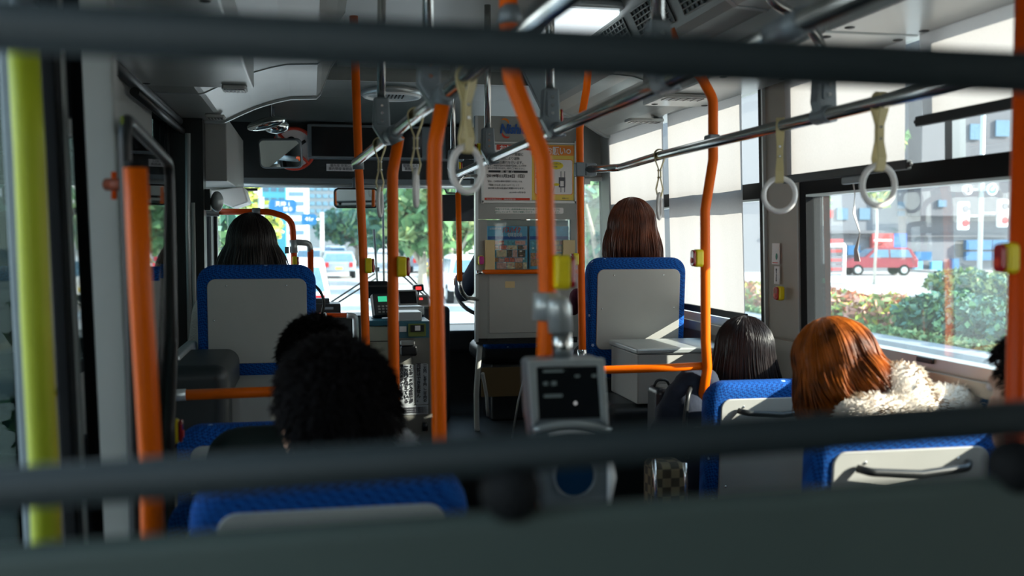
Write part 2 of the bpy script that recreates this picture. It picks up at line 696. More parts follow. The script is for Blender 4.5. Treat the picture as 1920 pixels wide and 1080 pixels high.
w1 = side_window(1, 3.47, 5.30, [4.38])
w2 = side_window(2, 1.55, 3.20, [2.38])
side_window(3, -0.3, 1.35, [0.5])
dw = MB()
for a, b in ((5.62, 5.66), (6.66, 6.70)):
    wbox(dw, a, b, 0.73, 1.70, 0.0, -.05, BLACK)
wbox(dw, 5.62, 6.70, 1.66, 1.70, 0, -.05, BLACK)
dwo = struct(dw.build('window_4'))
g = MB()
wbox(g, 5.66, 6.66, 0.735, 1.66, -0.022, -0.026, GLASS)
g.build('pane', dwo)
# black slot handle on the window sill panel
hd = MB()
c = PX(1735, 675, 1.672)
hd.box(c, (0.012, 0.075, 0.016), BLACK)
hd.build('latch', w2, bevel=0.005)

# left wall -------------------------------------------------------------
LX = -0.64
w = MB()
w.bb(LX - .06, LX, 2.55, 5.05, FZ - .08, 0.72, PANEL)
w.bb(LX - .06, LX, 2.55, 7.0, 1.66, 2.08, CEIL)
w.bb(LX - .06, LX, 4.78, 5.05, 0.7, 1.68, BLACK)
w.bb(LX - .06, LX, 2.55, 2.72, 0.7, 1.68, PANEL)
w.bb(LX - .06, LX, 6.75, 7.0, FZ - .08, 1.7, BLACK)
w.bb(LX - .06, LX, -1.4, 1.25, FZ - .08, 0.72, PANEL)
w.bb(LX - .06, LX, -1.4, 2.56, 1.66, 2.08, PANEL)
w.bb(LX - .06, LX, 0.9, 1.25, 0.7, 1.68, PANEL)
struct(w.build('wall_left'))


def left_glass(n, y0, y1, z0, z1, nm, gl=None):
    f = MB()
    for a, b in ((y0, y0 + .04), (y1 - .04, y1)):
        f.bb(LX - .045, LX - .005, a, b, z0, z1, RUBBER)
    f.bb(LX - .045, LX - .005, y0, y1, z0, z0 + .03, RUBBER)
    f.bb(LX - .045, LX - .005, y0, y1, z1 - .03, z1, RUBBER)
    o = struct(f.build('%s_%d' % (nm, n)))
    g = MB()
    g.bb(LX - .028, LX - .024, y0 + .04, y1 - .04, z0 + .03, z1 - .03, gl or GLASS)
    g.build('pane', o)
    return o


left_glass(5, 2.72, 4.78, 0.72, 1.66, 'window', GLASST)
left_glass(6, -1.0, 0.9, 0.72, 1.66, 'window')
left_glass(1, 5.05, 5.9, 0.0, 1.66, 'door')
left_glass(2, 5.9, 6.75, 0.0, 1.66, 'door')
left_glass(3, 1.25, 1.9, FZ, 1.66, 'door')
left_glass(4, 1.9, 2.55, FZ, 1.66, 'door', GLASST)

# rear wall behind the camera
w = MB()
w.bb(-0.7, 1.75, -1.48, -1.4, FZ - .08, 2.08, PANEL)
struct(w.build('wall_back'))

# front wall: header, dashboard shelf, windscreen
w = MB()
w.bb(-0.66, 1.72, 6.95, 7.02, -0.4, 0.50, BLACK)
w.bb(-0.66, 1.72, 6.95, 7.02, 1.47, 2.08, DARKTEAL)
w.bb(-0.72, -0.62, 6.95, 7.02, -0.4, 2.0, BLACK)
w.bb(1.68, 1.76, 6.95, 7.02, -0.4, 2.0, BLACK)
struct(w.build('wall_front'))
ws = MB()
ws.bb(-0.62, 1.68, 6.97, 6.978, 0.50, 1.47, GLASSF)
struct(ws.build('window_7'))
# header box over the windscreen with the equipment recess
HX0, HX1 = P(440, 300, 6.3).x, P(895, 300, 6.3).x
hz0, hz1 = 1.455, 1.80
hb = MB()
hb.bb(-0.64, 1.0, 6.34, 6.94, hz0, 1.86, DARKTEAL)
hb.bb(-0.64, 1.0, 6.32, 6.345, 1.44, 1.475, ALU)
struct(hb.build('wall_header'))
DASH = MB()
DASH.bb(-0.3, 1.66, 6.45, 6.93, 0.36, 0.50, BLACK)
DASH.build('dash_slab', bevel=0.02)
o = bpy.data.objects['dash_slab']
o.name = 'dashboard'
tag(o, 'long black dashboard shelf running under the windscreen', 'dashboard')
# silver roller bar across the top of the windscreen
t = thing('sunblind_rail', 'silver horizontal blind rail across the top of the windscreen', 'rail', P(620, 347, 6.25))
m = MB()
m.tube([P(430, 347, 6.28), P(893, 350, 6.28)], 0.014, LIGHTALU)
m.build('rod', t)
m = MB()
a, b = P(443, 354, 6.3), P(483, 354, 6.3)
m.bb(a.x, b.x, 6.28, 6.31, a.z - .012, a.z + .004, BLACK)
m.build('clip', t)

# square grey engine box at front left, light panel under it
m = MB()
a, b = P(358, 238, 5.15), P(431, 343, 5.15)
m.bb(-0.638, b.x, 5.0, 6.2, b.z, 1.69, PANEL)
o = m.build('door_mechanism_box', bevel=0.006)
tag(o, 'plain grey door mechanism box in the upper front corner over the entrance', 'box')
m = MB()
a = P(400, 346, 5.6)
m.prism([(-0.60, 1.35), (-0.36, 1.385), (-0.335, 1.30), (-0.42, 1.27), (-0.52, 1.31)], 'y', 5.6, 5.95, WHITE)
o = m.build('lamp_cover', bevel=0.01)
tag(o, 'white wedge lamp cover tucked below the grey box by the windscreen', 'lamp cover')

# ------------------------------------------------------------------ street outside
ASPH = mat('asphalt', (0.40, 0.39, 0.38), rough=0.9, var=0.1, scale=0.6)
PAVE = mat('pavement', (0.38, 0.36, 0.34), rough=0.9, var=0.1, scale=0.5)
KERB = mat('kerb_stone', (0.22, 0.24, 0.25), rough=0.9, var=0.1, scale=2)
GZ = -0.9
m = MB()
m.bb(-60, 120, -40, 260, GZ - 0.3, GZ, ASPH)
struct(m.build('ground'))
m = MB()
m.bb(10.2, 10.8, 9, 60, GZ - .1, GZ + 0.16, KERB)
m.bb(14.0, 14.3, 9, 60, GZ - .1, GZ + 0.16, KERB)
m.bb(36, 37, -10, 100, GZ - .1, GZ + 0.12, PAVE)
m.bb(-9, -5.5, -20, 200, GZ - .1, GZ + 0.13, PAVE)
struct(m.build('kerb'))
m = MB()
for i in range(14):
    m.bb(-1.75, -1.6, 8 + i * 9, 13 + i * 9, GZ, GZ + .012, WHITE)
    m.bb(4.6, 4.75, 8 + i * 9, 13 + i * 9, GZ, GZ + .012, WHITE)
m.bb(10.0, 10.12, 8, 120, GZ, GZ + .012, WHITE)
struct(m.build('road_marking'))


def leaves(name, parent, blobs, n, size, mats, flat=0.5):
    """cluster of many small leaf blades filling ellipsoid blobs; one mesh"""
    mb = MB()
    for i in range(n):
        c, r = random.choice(blobs)
        while True:
            u = Vector((random.uniform(-1, 1), random.uniform(-1, 1), random.uniform(-1, 1)))
            if 0.25 < u.length < 1:
                break
        p = Vector(c) + Vector((u.x * r[0], u.y * r[1], u.z * r[2]))
        nrm = Vector((random.gauss(0, 1), random.gauss(0, 1), random.gauss(0, 1) + 0.6)).normalized()
        a = nrm.orthogonal().normalized()
        a.rotate(Matrix.Rotation(random.random() * 6.28, 3, nrm))
        b = nrm.cross(a)
        s = size * random.uniform(0.6, 1.4)
        mm = random.choice(mats)
        mb.add([p - a * s, p - b * s * 0.55, p + a * s, p + b * s * 0.55], [(0, 1, 2, 3)], mm)
    return mb.build(name, parent)


LG1 = mat('leaf_green', (0.11, 0.24, 0.09), rough=0.6, var=0.3)
LG2 = mat('leaf_dark_green', (0.035, 0.13, 0.09), rough=0.6, var=0.3)
LG3 = mat('leaf_lime', (0.46, 0.52, 0.08), rough=0.6, var=0.3)
LG4 = mat('leaf_pale', (0.25, 0.34, 0.13), rough=0.6, var=0.3)
LO = mat('leaf_orange_bloom', (0.52, 0.17, 0.08), rough=0.6, var=0.3)
LP = mat('leaf_pink_bloom', (0.55, 0.29, 0.21), rough=0.6, var=0.3)
BARK = mat('bark', (0.30, 0.25, 0.20), rough=0.9, var=0.3, bump=0.5)
PBARK = mat('pale_bark', (0.62, 0.60, 0.52), rough=0.9, var=0.15, bump=0.3)


def tree(px, Y, ztop, zbot, rad, mats, label, n=1500, bark=BARK, size=0.3, tr_r=0.16):
    base = P(px, 448, Y)
    base.z = GZ
    t = thing('street_tree', label, 'tree', base, 'roadside trees')
    m = MB()
    x, y = base.x, base.y
    h = zbot + 0.4 * (ztop - zbot)
    m.tube([(x, y, GZ - .1), (x + .1, y, GZ + (h - GZ) * .5), (x, y, h)], 0, bark, rr=[tr_r * 1.3, tr_r, tr_r * .6])
    for k in range(5):
        a = k * 1.26 + px
        m.tube([(x, y, zbot - .2), (x + math.cos(a) * rad * .35, y + math.sin(a) * rad * .35, zbot + .6 * (h - zbot) + .4), (x + math.cos(a) * rad * .6, y + math.sin(a) * rad * .6, h + .6)], 0, bark, rr=[tr_r * .6, tr_r * .4, tr_r * .15], seg=8)
    m.build('trunk', t)
    blobs = []
    for k in range(11):
        a = random.random() * 6.28
        q = random.random() ** .5 * rad * .62
        zz = random.uniform(zbot + .2 * (ztop - zbot), ztop - .18 * (ztop - zbot))
        blobs.append(((x + math.cos(a) * q, y + math.sin(a) * q, zz), (rad * .5, rad * .5, (ztop - zbot) * .24)))
    leaves('crown', t, blobs, n, size, mats)
    return t


# left lime tree, avenue trees beyond the windscreen
tree(440, 40, 4.0, 0.1, 1.75, [LG3, LG3, LG4], 'bright lime green tree at the left edge of the windscreen view', 2400, size=.2)
tree(668, 74, 4.2, 0.6, 3.4, [LG2, LG2, LG1], 'dark green avenue tree beside the small blue road sign', 1800)
tree(745, 60, 5.6, 0.8, 3.4, [LG2, LG1], 'large dark green avenue tree behind the second orange pole', 2200)
tree(790, 44, 5.0, 0.1, 3.2, [LG2, LG2, LG1], 'dark leafy tree seen between the second and third orange poles', 2200, PBARK)
tree(850, 36, 4.0, 0.4, 2.6, [LG1, LG4, LG1], 'mid green tree seen right of the third orange pole', 1700, PBARK)
tree(1640, 40, 6.6, 2.6, 1.3, [LG4, LG3, LG1], 'small yellow green tree in front of the grey block, above the red car', 900, PBARK, .22, .05)
tree(1515, 44, 4.6, 2.0, 1.6, [LG1, LG4], 'thin leafy tree beside the window pillar', 800, PBARK, .2, .05)
tree(1125, 26, 3.2, 0.2, 1.8, [LG2, LG1], 'dark green tree seen through the driver side glass', 900, BARK)
tree(320, 13, 2.2, -.4, 1.2, [LG2, LG1], 'green tree seen through the glass beside the entrance', 1200, BARK, .12, .08)
tree(140, 8, .95, -.85, 0.65, [LG1, LG1, LG2], 'green roadside bushy tree glimpsed in the slit between the door posts', 1200, BARK, .07, .04)
# hedges on the median
def hedge(x0, x1, y0, y1, h, mats, label, n, size):
    bl = []
    k = 0
    nx = max(1, int((y1 - y0) / 1.2))
    for i in range(nx):
        bl.append((((x0 + x1) / 2, y0 + (i + .5) * (y1 - y0) / nx, GZ + h * .5), ((x1 - x0) * .5, (y1 - y0) / nx * .75, h * .52 * random.uniform(.85, 1.1))))
    o = leaves('hedge', None, bl, n, size, mats)
    return tag(o, label, 'hedge', None, 'stuff')


hedge(11.2, 13.6, 14.0, 18.2, 0.95, [LG2, LG2, LG1], 'dense dark green hedge on the median behind the side window', 9000, .09)
hedge(11.4, 13.2, 19.0, 30.0, 0.78, [LO, LP, LG4, LP, LG3], 'orange and pink flowering hedge along the median', 9000, .11)
hedge(20.5, 23.0, 25.5, 31.0, 0.95, [LG2, LG4], 'farther green hedge across the sunny road', 5000, .13)
hedge(5.8, 7.8, 34, 54, 0.6, [LO, LG3, LG4, LG4], 'orange and yellow flower bed beyond the windscreen', 5000, .14)
hedge(10.85, 11.15, 13.2, 26, 0.3, [LG4, LG1], 'ragged grass strip along the median kerb', 5000, .08)

WINM = mat('far_window', (0.10, 0.19, 0.27), rough=0.2, var=0.1)
BW = mat('facade_white', (0.66, 0.67, 0.67), rough=0.8, var=0.03)
BGm = mat('facade_grey', (0.105, 0.11, 0.125), rough=0.85, var=0.05)
BG2 = mat('facade_blue_grey', (0.15, 0.162, 0.185), rough=0.85, var=0.05)  # even blue-grey wall colour
SIGNB = mat('road_sign_blue', (0.0, 0.10, 0.25), rough=0.4, var=0.03)
SIGNR = mat('sign_red', (0.36, 0.02, 0.025), rough=0.5, var=0.05)
TURQ = mat('turquoise_panel', (0.10, 0.50, 0.58), rough=0.5, var=0.05)


def facade(name, label, x0, x1, y0, y1, z1, m_, bands, nwin, group='city buildings'):
    t = thing(name, label, 'building', ((x0 + x1) / 2, (y0 + y1) / 2, GZ), group)
    m = MB()
    m.bb(x0, x1, y0, y1, GZ - .2, z1, m_)
    m.build('wall', t)
    m = MB()
    m.bb(x0 - .2, x1 + .2, y0 - .2, y1 + .2, z1, z1 + .5, BG2)
    m.build('parapet', t)
    for (za, zb) in bands:
        for k in range(nwin):
            a = x0 + (k + .12) * (x1 - x0) / nwin
            b = x0 + (k + .88) * (x1 - x0) / nwin
            w_ = MB()
            w_.bb(a, b, y0 - .06, y0 + .05, za, zb, WINM)
            w_.build('window', t)
    return t


X_ = lambda px, Y: P(px, 448, Y).x
Z_ = lambda py, Y: P(600, py, Y).z
facade('white_building', 'bright white block with stacked horizontal bands beyond the road signs', X_(538, 95), X_(575, 95), 95, 110, 22, BW, [(Z_(a + 8, 95), Z_(a, 95)) for a in (360, 378, 396, 414, 432)], 1)
facade('office_building', 'pale grey office block seen over the rear view mirror', X_(580, 120), X_(690, 120), 120, 140, 30, BG2, [(Z_(a + 7, 120), Z_(a, 120)) for a in (350, 364, 378, 392, 406, 420)], 9)
facade('glass_building', 'turquoise glass building behind the lime tree', X_(492, 110), X_(536, 110), 110, 125, 14, TURQ, [(Z_(a + 8, 110), Z_(a, 110)) for a in (352, 372, 392)], 3)
facade('low_building', 'white low rise building at the end of the avenue', X_(760, 130), X_(900, 130), 130, 150, 13, BW, [(Z_(a + 7, 130), Z_(a, 130)) for a in (395, 415, 432)], 8)
facade('tall_building', 'pale block seen at the left edge of the windscreen', X_(385, 45), X_(425, 45), 45, 60, 9, BW, [(1.2, 2.2), (3.4, 4.4), (-.3, .4)], 3)
facade('shop_building', 'pink white shop building seen through the driver side glass', X_(1095, 60), X_(1180, 60), 60, 70, 8, BW, [(0.5, 1.8), (3.0, 4.3)], 6)
# big grey building on the right
t = thing('apartment_building', 'wide grey concrete building across the street behind the red car', 'building', (52, 55, GZ), 'city buildings')
A0 = PZ(1440, 512, GZ)
yb = 56.0
m = MB()
m.bb(P(1440, 448, yb).x - 3, P(1990, 448, yb).x, yb, yb + 14, GZ - .2, 17, BG2)
m.build('wall', t)
m = MB()
m.bb(X_(1700, yb), X_(1990, yb), yb - 1.4, yb, Z_(400, yb), 16, BGm)
m.build('upper_storey', t)


def bq(pa, pb, m_, nm, dy=0.1, Y=yb, par=None, back=0.12):
    a, b = P(*pa, Y - dy), P(*pb, Y - dy)
    q = MB()
    q.bb(a.x, b.x, Y - dy, Y - dy + back, min(a.z, b.z), max(a.z, b.z), m_)
    return q.build(nm, par if par else t)


for (a, b) in (((1684, 378), (1697, 392)), ((1684, 395), (1697, 405)), ((1570, 390), (1590, 412)), ((1612, 390), (1632, 412)), ((1530, 392), (1548, 410))):
    bq(a, b, WINM, 'window')
for (a, b) in (((1868, 225), (1893, 256)), ((1820, 232), (1838, 262)), ((1760, 375), (1775, 388))):
    bq(a, b, WINM, 'window', 1.55)
bq((1504, 432), (1700, 438), BGm, 'ledge', .5, back=.5)
bq((1535, 394), (1562, 408), SIGNR, 'sign_panel')
bq((1440, 440), (1890, 444), BGm, 'ledge', .3, back=.3)
for (a, b, mm) in (((1636, 437), (1676, 465), SIGNR), ((1676, 437), (1700, 470), BLUEINK), ((1716, 472), (1747, 488), SIGNB), ((1716, 490), (1730, 515), SKYINK), ((1748, 490), (1766, 515), SKYINK), ((1786, 485), (1798, 508), SIGNB), ((1812, 450), (1860, 468), SIGNB), ((1862, 450), (1893, 468), SIGNB), ((1812, 472), (1860, 488), SIGNB), ((1862, 472), (1893, 488), SIGNB), ((1590, 460), (1612, 478), SIGNB), ((1618, 470), (1636, 480), SKYINK)):
    bq(a, b, mm, 'shop_sign', .5, back=.3)
bq((1640, 449), (1672, 452), PAPER, 'shop_sign', .8)
# poster kiosk with red notices
kx = PZ(1566, 528, GZ)
t = thing('poster_kiosk', 'white framed poster stand with red notices on the far pavement', 'kiosk', kx)
Yk = kx.y
m = MB()
for px in (1550, 1583):
    a = P(px, 460, Yk)
    m.tube([(a.x, Yk, GZ), (a.x, Yk, a.z)], .09, WHITE)
a, b = P(1550, 460, Yk), P(1583, 460, Yk)
m.tube([a, b], .1, WHITE)
m.bb(a.x - .3, b.x + .3, Yk - .5, Yk + .5, GZ, GZ + .12, WHITE)
m.build('frame', t)
for q in (463, 480, 497):
    a, b = P(1553, q, Yk), P(1581, q + 14, Yk)
    m = MB()
    m.bb(a.x, b.x, Yk - .03, Yk + .03, b.z, a.z, GREYINK)
    o = m.build('board', t)
    m = MB()
    m.bb(a.x + .1, b.x - .1, Yk - .06, Yk - .03, b.z + .1, (a.z + b.z) / 2 + .05, SIGNR)
    m.build('notice', o)
a, b = P(1556, 448, Yk), P(1580, 458, Yk)
m = MB()
m.bb(a.x, b.x, Yk - .05, Yk + .05, b.z, a.z, SIGNR)
m.build('top_board', t)


# cars
def car(loc, heading, L, Wd, H, body, label, hatch=True, name='car'):
    t = thing(name, label, 'car', loc)
    M = Matrix.Translation(loc) @ Matrix.Rotation(heading, 4, 'Z')
    # side profile along +Y (front), z up
    side = [(-.5, .28), (-.5, .56), (-.485, .62), (-.42, .92), (-.36, .985), (-.05, 1.0), (.08, .96), (.22, .66), (.42, .58), (.49, .48), (.5, .28)]
    lo = []
    for (fx, ins) in ((-.5, .03), (-.47, .0), (.47, .0), (.5, .03)):
        l = []
        for (y, z) in side:
            tb = 1.0 if z < .64 else 1 - (z - .62) * .42
            l.append(Vector((fx * Wd * tb, y * (L - ins * 2), z * H * (1 - ins * .6))))
        lo.append(l)
    m = MB().loft(lo, body, closed=True)
    m.xform(M).build('body', t, bevel=.03)
    # glass
    m = MB()
    zt, zm = .93, .64
    hw = lambda z: Wd * .5 * (1 - (z - .62) * .42)
    m.add([(-hw(zm) + .08, -L * .487, zm * H), (hw(zm) - .08, -L * .487, zm * H), (hw(zt) - .1, -L * .425, zt * H - .03), (-hw(zt) + .1, -L * .425, zt * H - .03)], [(0, 1, 2, 3)], WINM)
    m.add([(-hw(zm) + .08, L * .237, zm * H + .01), (hw(zm) - .08, L * .237, zm * H + .01), (hw(zt) - .1, L * .10, zt * H), (-hw(zt) + .1, L * .10, zt * H)], [(3, 2, 1, 0)], WINM)
    mm = m
    mm.xform(M).build('windscreen', t)
    for sgn in (-1, 1):
        q = MB()
        e = .012
        for (ya, yb_, yc, yd) in ((-.42, -.12, -.12, -.37), (-.10, .17, .06, -.10)):
            q.add([(sgn * (hw(zm) + e), ya * L, zm * H), (sgn * (hw(zm) + e), yb_ * L, zm * H), (sgn * (hw(zt) + e), yc * L, zt * H - .02), (sgn * (hw(zt) + e), yd * L, zt * H - .02)], [(0, 1, 2, 3)], WINM)
        q.xform(M).build('side_window', t)
        q = MB()
        q.bb(sgn * Wd * .36 - .09, sgn * Wd * .36 + .09, -L * .5 - .015, -L * .485, H * .42, H * .60, REDLENS)
        q.xform(M).build('tail_lamp', t)
        for yy in (-.31, .32):
            q = MB()
            q.tube([(sgn * (Wd * .5 - .2), yy * L, .3), (sgn * (Wd * .5 + .01), yy * L, .3)], .3, RUBBER, seg=24)
            q.tube([(sgn * (Wd * .5), yy * L, .3), (sgn * (Wd * .5 + .02), yy * L, .3)], .18, LIGHTALU, seg=24)
            q.xform(M).build('wheel', t)
    q = MB()
    q.bb(-.17, .17, -L * .5 - .02, -L * .495, H * .34, H * .42, YELINK)
    q.xform(M).build('number_plate', t)
    return t


CS = mat('car_silver', (0.30, 0.36, 0.42), rough=0.3, metal=.3, var=.02)
CW = mat('car_white', (0.86, 0.87, 0.87), rough=0.3, var=.02)
CR = mat('car_red', (0.24, 0.008, 0.022), rough=0.25, var=.02, coat=.5)
CD = mat('car_dark', (0.12, 0.15, 0.2), rough=0.3, var=.02)
g = PZ(636, 523, GZ)
car(g + Vector((0, 2, 0)), 0, 3.8, 1.66, 1.38, CS, 'silver hatchback driving ahead in the next lane, yellow number plate')
g = P(553, 570, 20)
g.z = GZ
car(Vector((X_(553, 19), 20.5, GZ)), 0, 3.9, 1.25, 1.62, CW, 'white hatchback directly ahead with an orange tail lamp')
g = PZ(1648, 516, GZ)
car(Vector((g.x, g.y + .3, GZ)), math.radians(78), 4.0, 1.7, 1.55, CR, 'red hatchback parked before the grey building')
car(Vector((X_(876, 32), 32, GZ)), 0, 4.2, 1.7, 1.5, CW, 'white car seen just left of the driver partition')
for px, Y, mm, lb in ((600, 70, CD, 'dark car farther up the road beyond the silver hatchback'), (628, 80, CW, 'white car farthest up the road ahead'), (580, 62, CW, 'small white car waiting between the two hatchbacks'), (790, 60, CD, 'dark car parked behind the avenue trees'), (822, 66, CW, 'white car parked behind the avenue trees')):
    car(Vector((X_(px, Y), Y, GZ)), 0, 4.2, 1.7, 1.45, mm, lb)

# overhead road signs, signals, street poles
def road_sign(pa, pb, Y, label, lines, arm_to):
    a, b = P(*pa, Y), P(*pb, Y)
    t = thing('road_sign', label, 'road sign', ((a.x + b.x) / 2, Y, b.z))
    m = MB()
    m.prism(rounded(a.x, b.x, b.z, a.z, .15), 'y', Y - .04, Y, SIGNB)
    m.build('panel', t)
    m = MB()
    hx = arm_to
    m.tube([(hx, Y + .1, GZ), (hx, Y + .1, a.z + .1)], .11, LIGHTALU)
    m.tube([(hx, Y + .1, (a.z + b.z) / 2), (b.x if hx < a.x else a.x, Y + .1, (a.z + b.z) / 2)], .06, LIGHTALU)
    m.build('support', t)
    for (px, py, s_, tx) in lines:
        text(tx, 'lettering', t, P(px, py, Y - .06), s_, PAPER)
    return t


road_sign((504, 374), (556, 400), 38, 'blue overhead road sign with white lettering above the white hatchback', [(530, 383, .2, '天神 1'), (540, 393, .18, '博多')], X_(490, 38))
road_sign((565, 401), (594, 422), 52, 'smaller blue road sign with a white arrow left of the avenue trees', [(580, 411, .3, '41r')], X_(604, 52))


def signal(px, py0, py1, Y, label, boxes, armpx=None):
    base = P(px, 448, Y)
    t = thing('traffic_signal', label, 'traffic signal', (base.x, Y, GZ))
    m = MB()
    top = P(px, py0, Y).z
    m.tube([(base.x, Y, GZ), (base.x, Y, top)], .1, LIGHTALU, seg=12)
    for (bx, by) in boxes:
        q = P(bx, by, Y)
        m.tube([(base.x, Y, q.z), q], .05, LIGHTALU, seg=8)
    m.build('pole', t)
    for (bx, by) in boxes:
        q = P(bx, by, Y)
        m = MB()
        m.box(q, (.45, .3, 1.2), WHITE)
        o = m.build('signal_head', t, bevel=.08)
        m = MB()
        for dz in (-.3, .3):
            m.tube([q + Vector((0, -.2, dz)), q + Vector((0, -.14, dz))], .16, GREYINK if dz > 0 else REDLENS, seg=16)
        m.build('lens', o)
    return t


signal(1838, 150, 535, 38, 'tall pale street pole with pedestrian signals across the road', [(1806, 405), (1880, 400)])
for (px, py, mm, lb) in ((1860, 355, SKYINK, 'round blue road sign fixed beside the tall pale street pole'), (1816, 355, PAPER, 'round white road sign fixed beside the tall pale street pole')):
    q = P(px, py, 37.7)
    t = thing('round_road_sign', lb, 'road sign', q)
    m = MB()
    m.tube([q, q + Vector((0, .06, 0))], .24 if px > 1850 else .26, mm, seg=28)
    m.build('disc', t)
    m = MB()
    if px > 1850:
        m.torus(q + Vector((0, -.01, 0)), .23, .025, PAPER)
        m.box(q + Vector((.03, -.03, .05)), (.24, .03, .05), PAPER, (0, -.8, 0))
    else:
        m.bb(q.x - .06, q.x + .06, 37.64, 37.68, q.z - .14, q.z + .12, GREYINK)
        m.torus(q + Vector((0, -.01, 0)), .24, .02, GREYINK)
    m.build('symbol', t)
    m = MB()
    pp = P(1838, 355, 38)
    m.tube([q + Vector((0, .08, 0)), (pp.x, 38, q.z)], .03, LIGHTALU, seg=8)
    m.build('bracket', t)
# ------------------------------------------------------------------ grab rails, poles and hangers
def ext(a, b, Y):
    """point on line a-b at depth Y"""
    t = (Y - a.y) / (b.y - a.y)
    return a + (b - a) * t


RLa, RLb = P(667, 305, 3.8), P(832, 176, 2.15)
RL = lambda Y: ext(RLa, RLb, Y)
RCz = 1.402
RC = lambda Y: Vector((0.67, Y, RCz))
RRz = 1.395
RR = lambda Y: Vector((1.2, Y, RRz))

t = thing('grab_rail', 'steel overhead rail on the left of the aisle joined to three orange poles', 'grab rail', RL(2.5), 'overhead steel rails')
m = MB()
m.tube([RL(0.8), RL(3.82)], 0.0155, STEEL)
m.build('rail', t)
t = thing('grab_rail', 'long steel overhead rail down the middle crossing in front of the notice posters', 'grab rail', RC(2.5), 'overhead steel rails')
m = MB()
m.tube([RC(0.7), RC(4.78)], 0.0155, STEEL)
m.build('rail', t)
for y in (1.33, 1.62):
    m = MB()
    m.tube([RC(y - .05), RC(y + .05)], 0.0195, ALU)
    m.build('collar', t)
t = thing('grab_rail', 'steel overhead rail along the right windows carrying white hand rings', 'grab rail', RR(2.5), 'overhead steel rails')
m = MB()
m.tube([P(1096, 318, 4.1), P(1163, 314, 3.95), PX(1240, 291, 1.2), RR(1.0)], 0.0155, STEEL, fr=.06)
m.build('rail', t)
m = MB()
m.box(P(1107, 318, 4.09), (.05, .03, .055), ALU)
m.build('clamp', t, bevel=.006)

POLES = {}


def pole(label, pts, r=0.016, top=None, m_=ORANGE, foot=True, fr=.09, grp='orange grab poles'):
    pts = [Vector(p) for p in pts]
    base = Vector(pts[-1])
    t = thing('grab_pole', label, 'grab pole', base, grp)
    m = MB()
    m.tube(pts, r, m_, seg=20, fr=fr)
    m.build('tube', t)
    if foot:
        m = MB()
        m.tube([base + Vector((0, 0, 0.02)), base + Vector((0, 0, -.001 + .001))], r * 2, ALU, seg=24)
        m.build('foot_flange', t)
    return t


def down(p, z=FZ):
    return Vector((p.x, p.y, z))


b1 = P(686, 655, 3.8)
p1 = pole('thinnest orange pole, farthest of the three along the left rail',
          [Vector((P(664, 130, 3.8).x, 3.8, 1.93)), P(672, 300, 3.8), P(680, 450, 3.8), b1, down(P(692, 800, 3.8))], top=True)
m = MB()
m.tube([P(672, 318, 3.8), P(671, 296, 3.8)], .0215, ALU)
m.build('joint', p1)
p2 = pole('middle orange pole of the three along the left rail, cranked at the top',
          [P(748, 256, 2.87), P(736, 325, 2.87), P(737, 600, 2.87), P(741, 830, 2.87), down(P(742, 830, 2.87))])
m = MB()
m.tube([RL(2.87), P(746, 268, 2.87)], .021, ALU)
m.tube([RL(2.82), RL(2.93)], .0215, ALU)
m.build('joint', p2)
p3 = pole('thickest orange pole of the three along the left rail, in front of the fare box',
          [P(831, 185, 2.15), P(815, 275, 2.15), P(814, 340, 2.15), P(820, 620, 2.15), P(824, 840, 2.15), down(P(826, 840, 2.15))])
m = MB()
m.tube([RL(2.15), P(829, 198, 2.15)], .021, ALU)
m.tube([RL(2.10), RL(2.21)], .0215, ALU)
m.build('joint', p3)
pc = pole('nearest orange pole in the aisle, bent sideways across the notice posters',
          [Vector((P(953, 0, 1.7).x, 1.7, 1.98)), P(953, 30, 1.7), P(957, 140, 1.7), P(1020, 300, 1.7), P(1027, 545, 1.7), P(1018, 800, 1.7), down(P(1018, 800, 1.7))], fr=.12)
m = MB()
m.tube([P(1025, 548, 1.7), P(1023, 600, 1.7)], .024, LIGHTALU)
m.box(P(1040, 573, 1.7), (.03, .04, .035), LIGHTALU)
m.build('clamp', pc)
m = MB()
m.tube([P(955, 10, 1.7), P(956, 45, 1.7)], .0, ALU, rr=[.017, .024])
m.build('joint', pc)
pA = pole('orange pole beside the front right seat, in front of the driver partition edge',
          [P(1106, 95, 4.1), P(1100, 165, 4.1), P(1087, 240, 4.1), P(1088, 400, 4.1), P(1092, 668, 4.1), down(P(1092, 668, 4.1), .0)])
m = MB()
m.box(P(1087, 318, 4.1), (.044, .044, .06), ALU)
m.build('joint', pA, bevel=.006)
m = MB()
m.tube([P(1092, 655, 4.1), P(1092, 680, 4.1)], .021, CHROME)
m.build('collar', pA)
pB = pole('orange pole in front of the pulled shades, curving over at the ceiling',
          [P(1256, 55, 3.05), P(1285, 124, 3.05), P(1312, 140, 3.05), P(1337, 185, 3.05), P(1337, 300, 3.05), P(1322, 395, 3.05), P(1323, 640, 3.05), P(1326, 690, 3.05), P(1311, 787, 3.05)], foot=False, fr=.07)
m = MB()
m.box(P(1335, 264, 3.03), (.038, .05, .038), ALU)
m.build('joint', pB, bevel=.006)
m = MB()
a = P(1310, 795, 3.05)
m.box(a + Vector((0, 0, -.005)), (.06, .05, .05), PANEL)
m.build('socket', pB, bevel=.012)
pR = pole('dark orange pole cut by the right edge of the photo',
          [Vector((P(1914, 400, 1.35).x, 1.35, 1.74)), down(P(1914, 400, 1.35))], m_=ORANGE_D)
pL = pole('thick orange upright bar beside the door, topped with a black cap',
          [P(254, 315, 1.5), P(264, 540, 1.5), P(283, 860, 1.5), down(P(292, 1050, 1.5))], r=.0165, fr=.3)
m = MB()
m.tube([P(254, 316, 1.5), P(254, 304, 1.5)], .0135, RUBBER)
m.build('cap', pL)

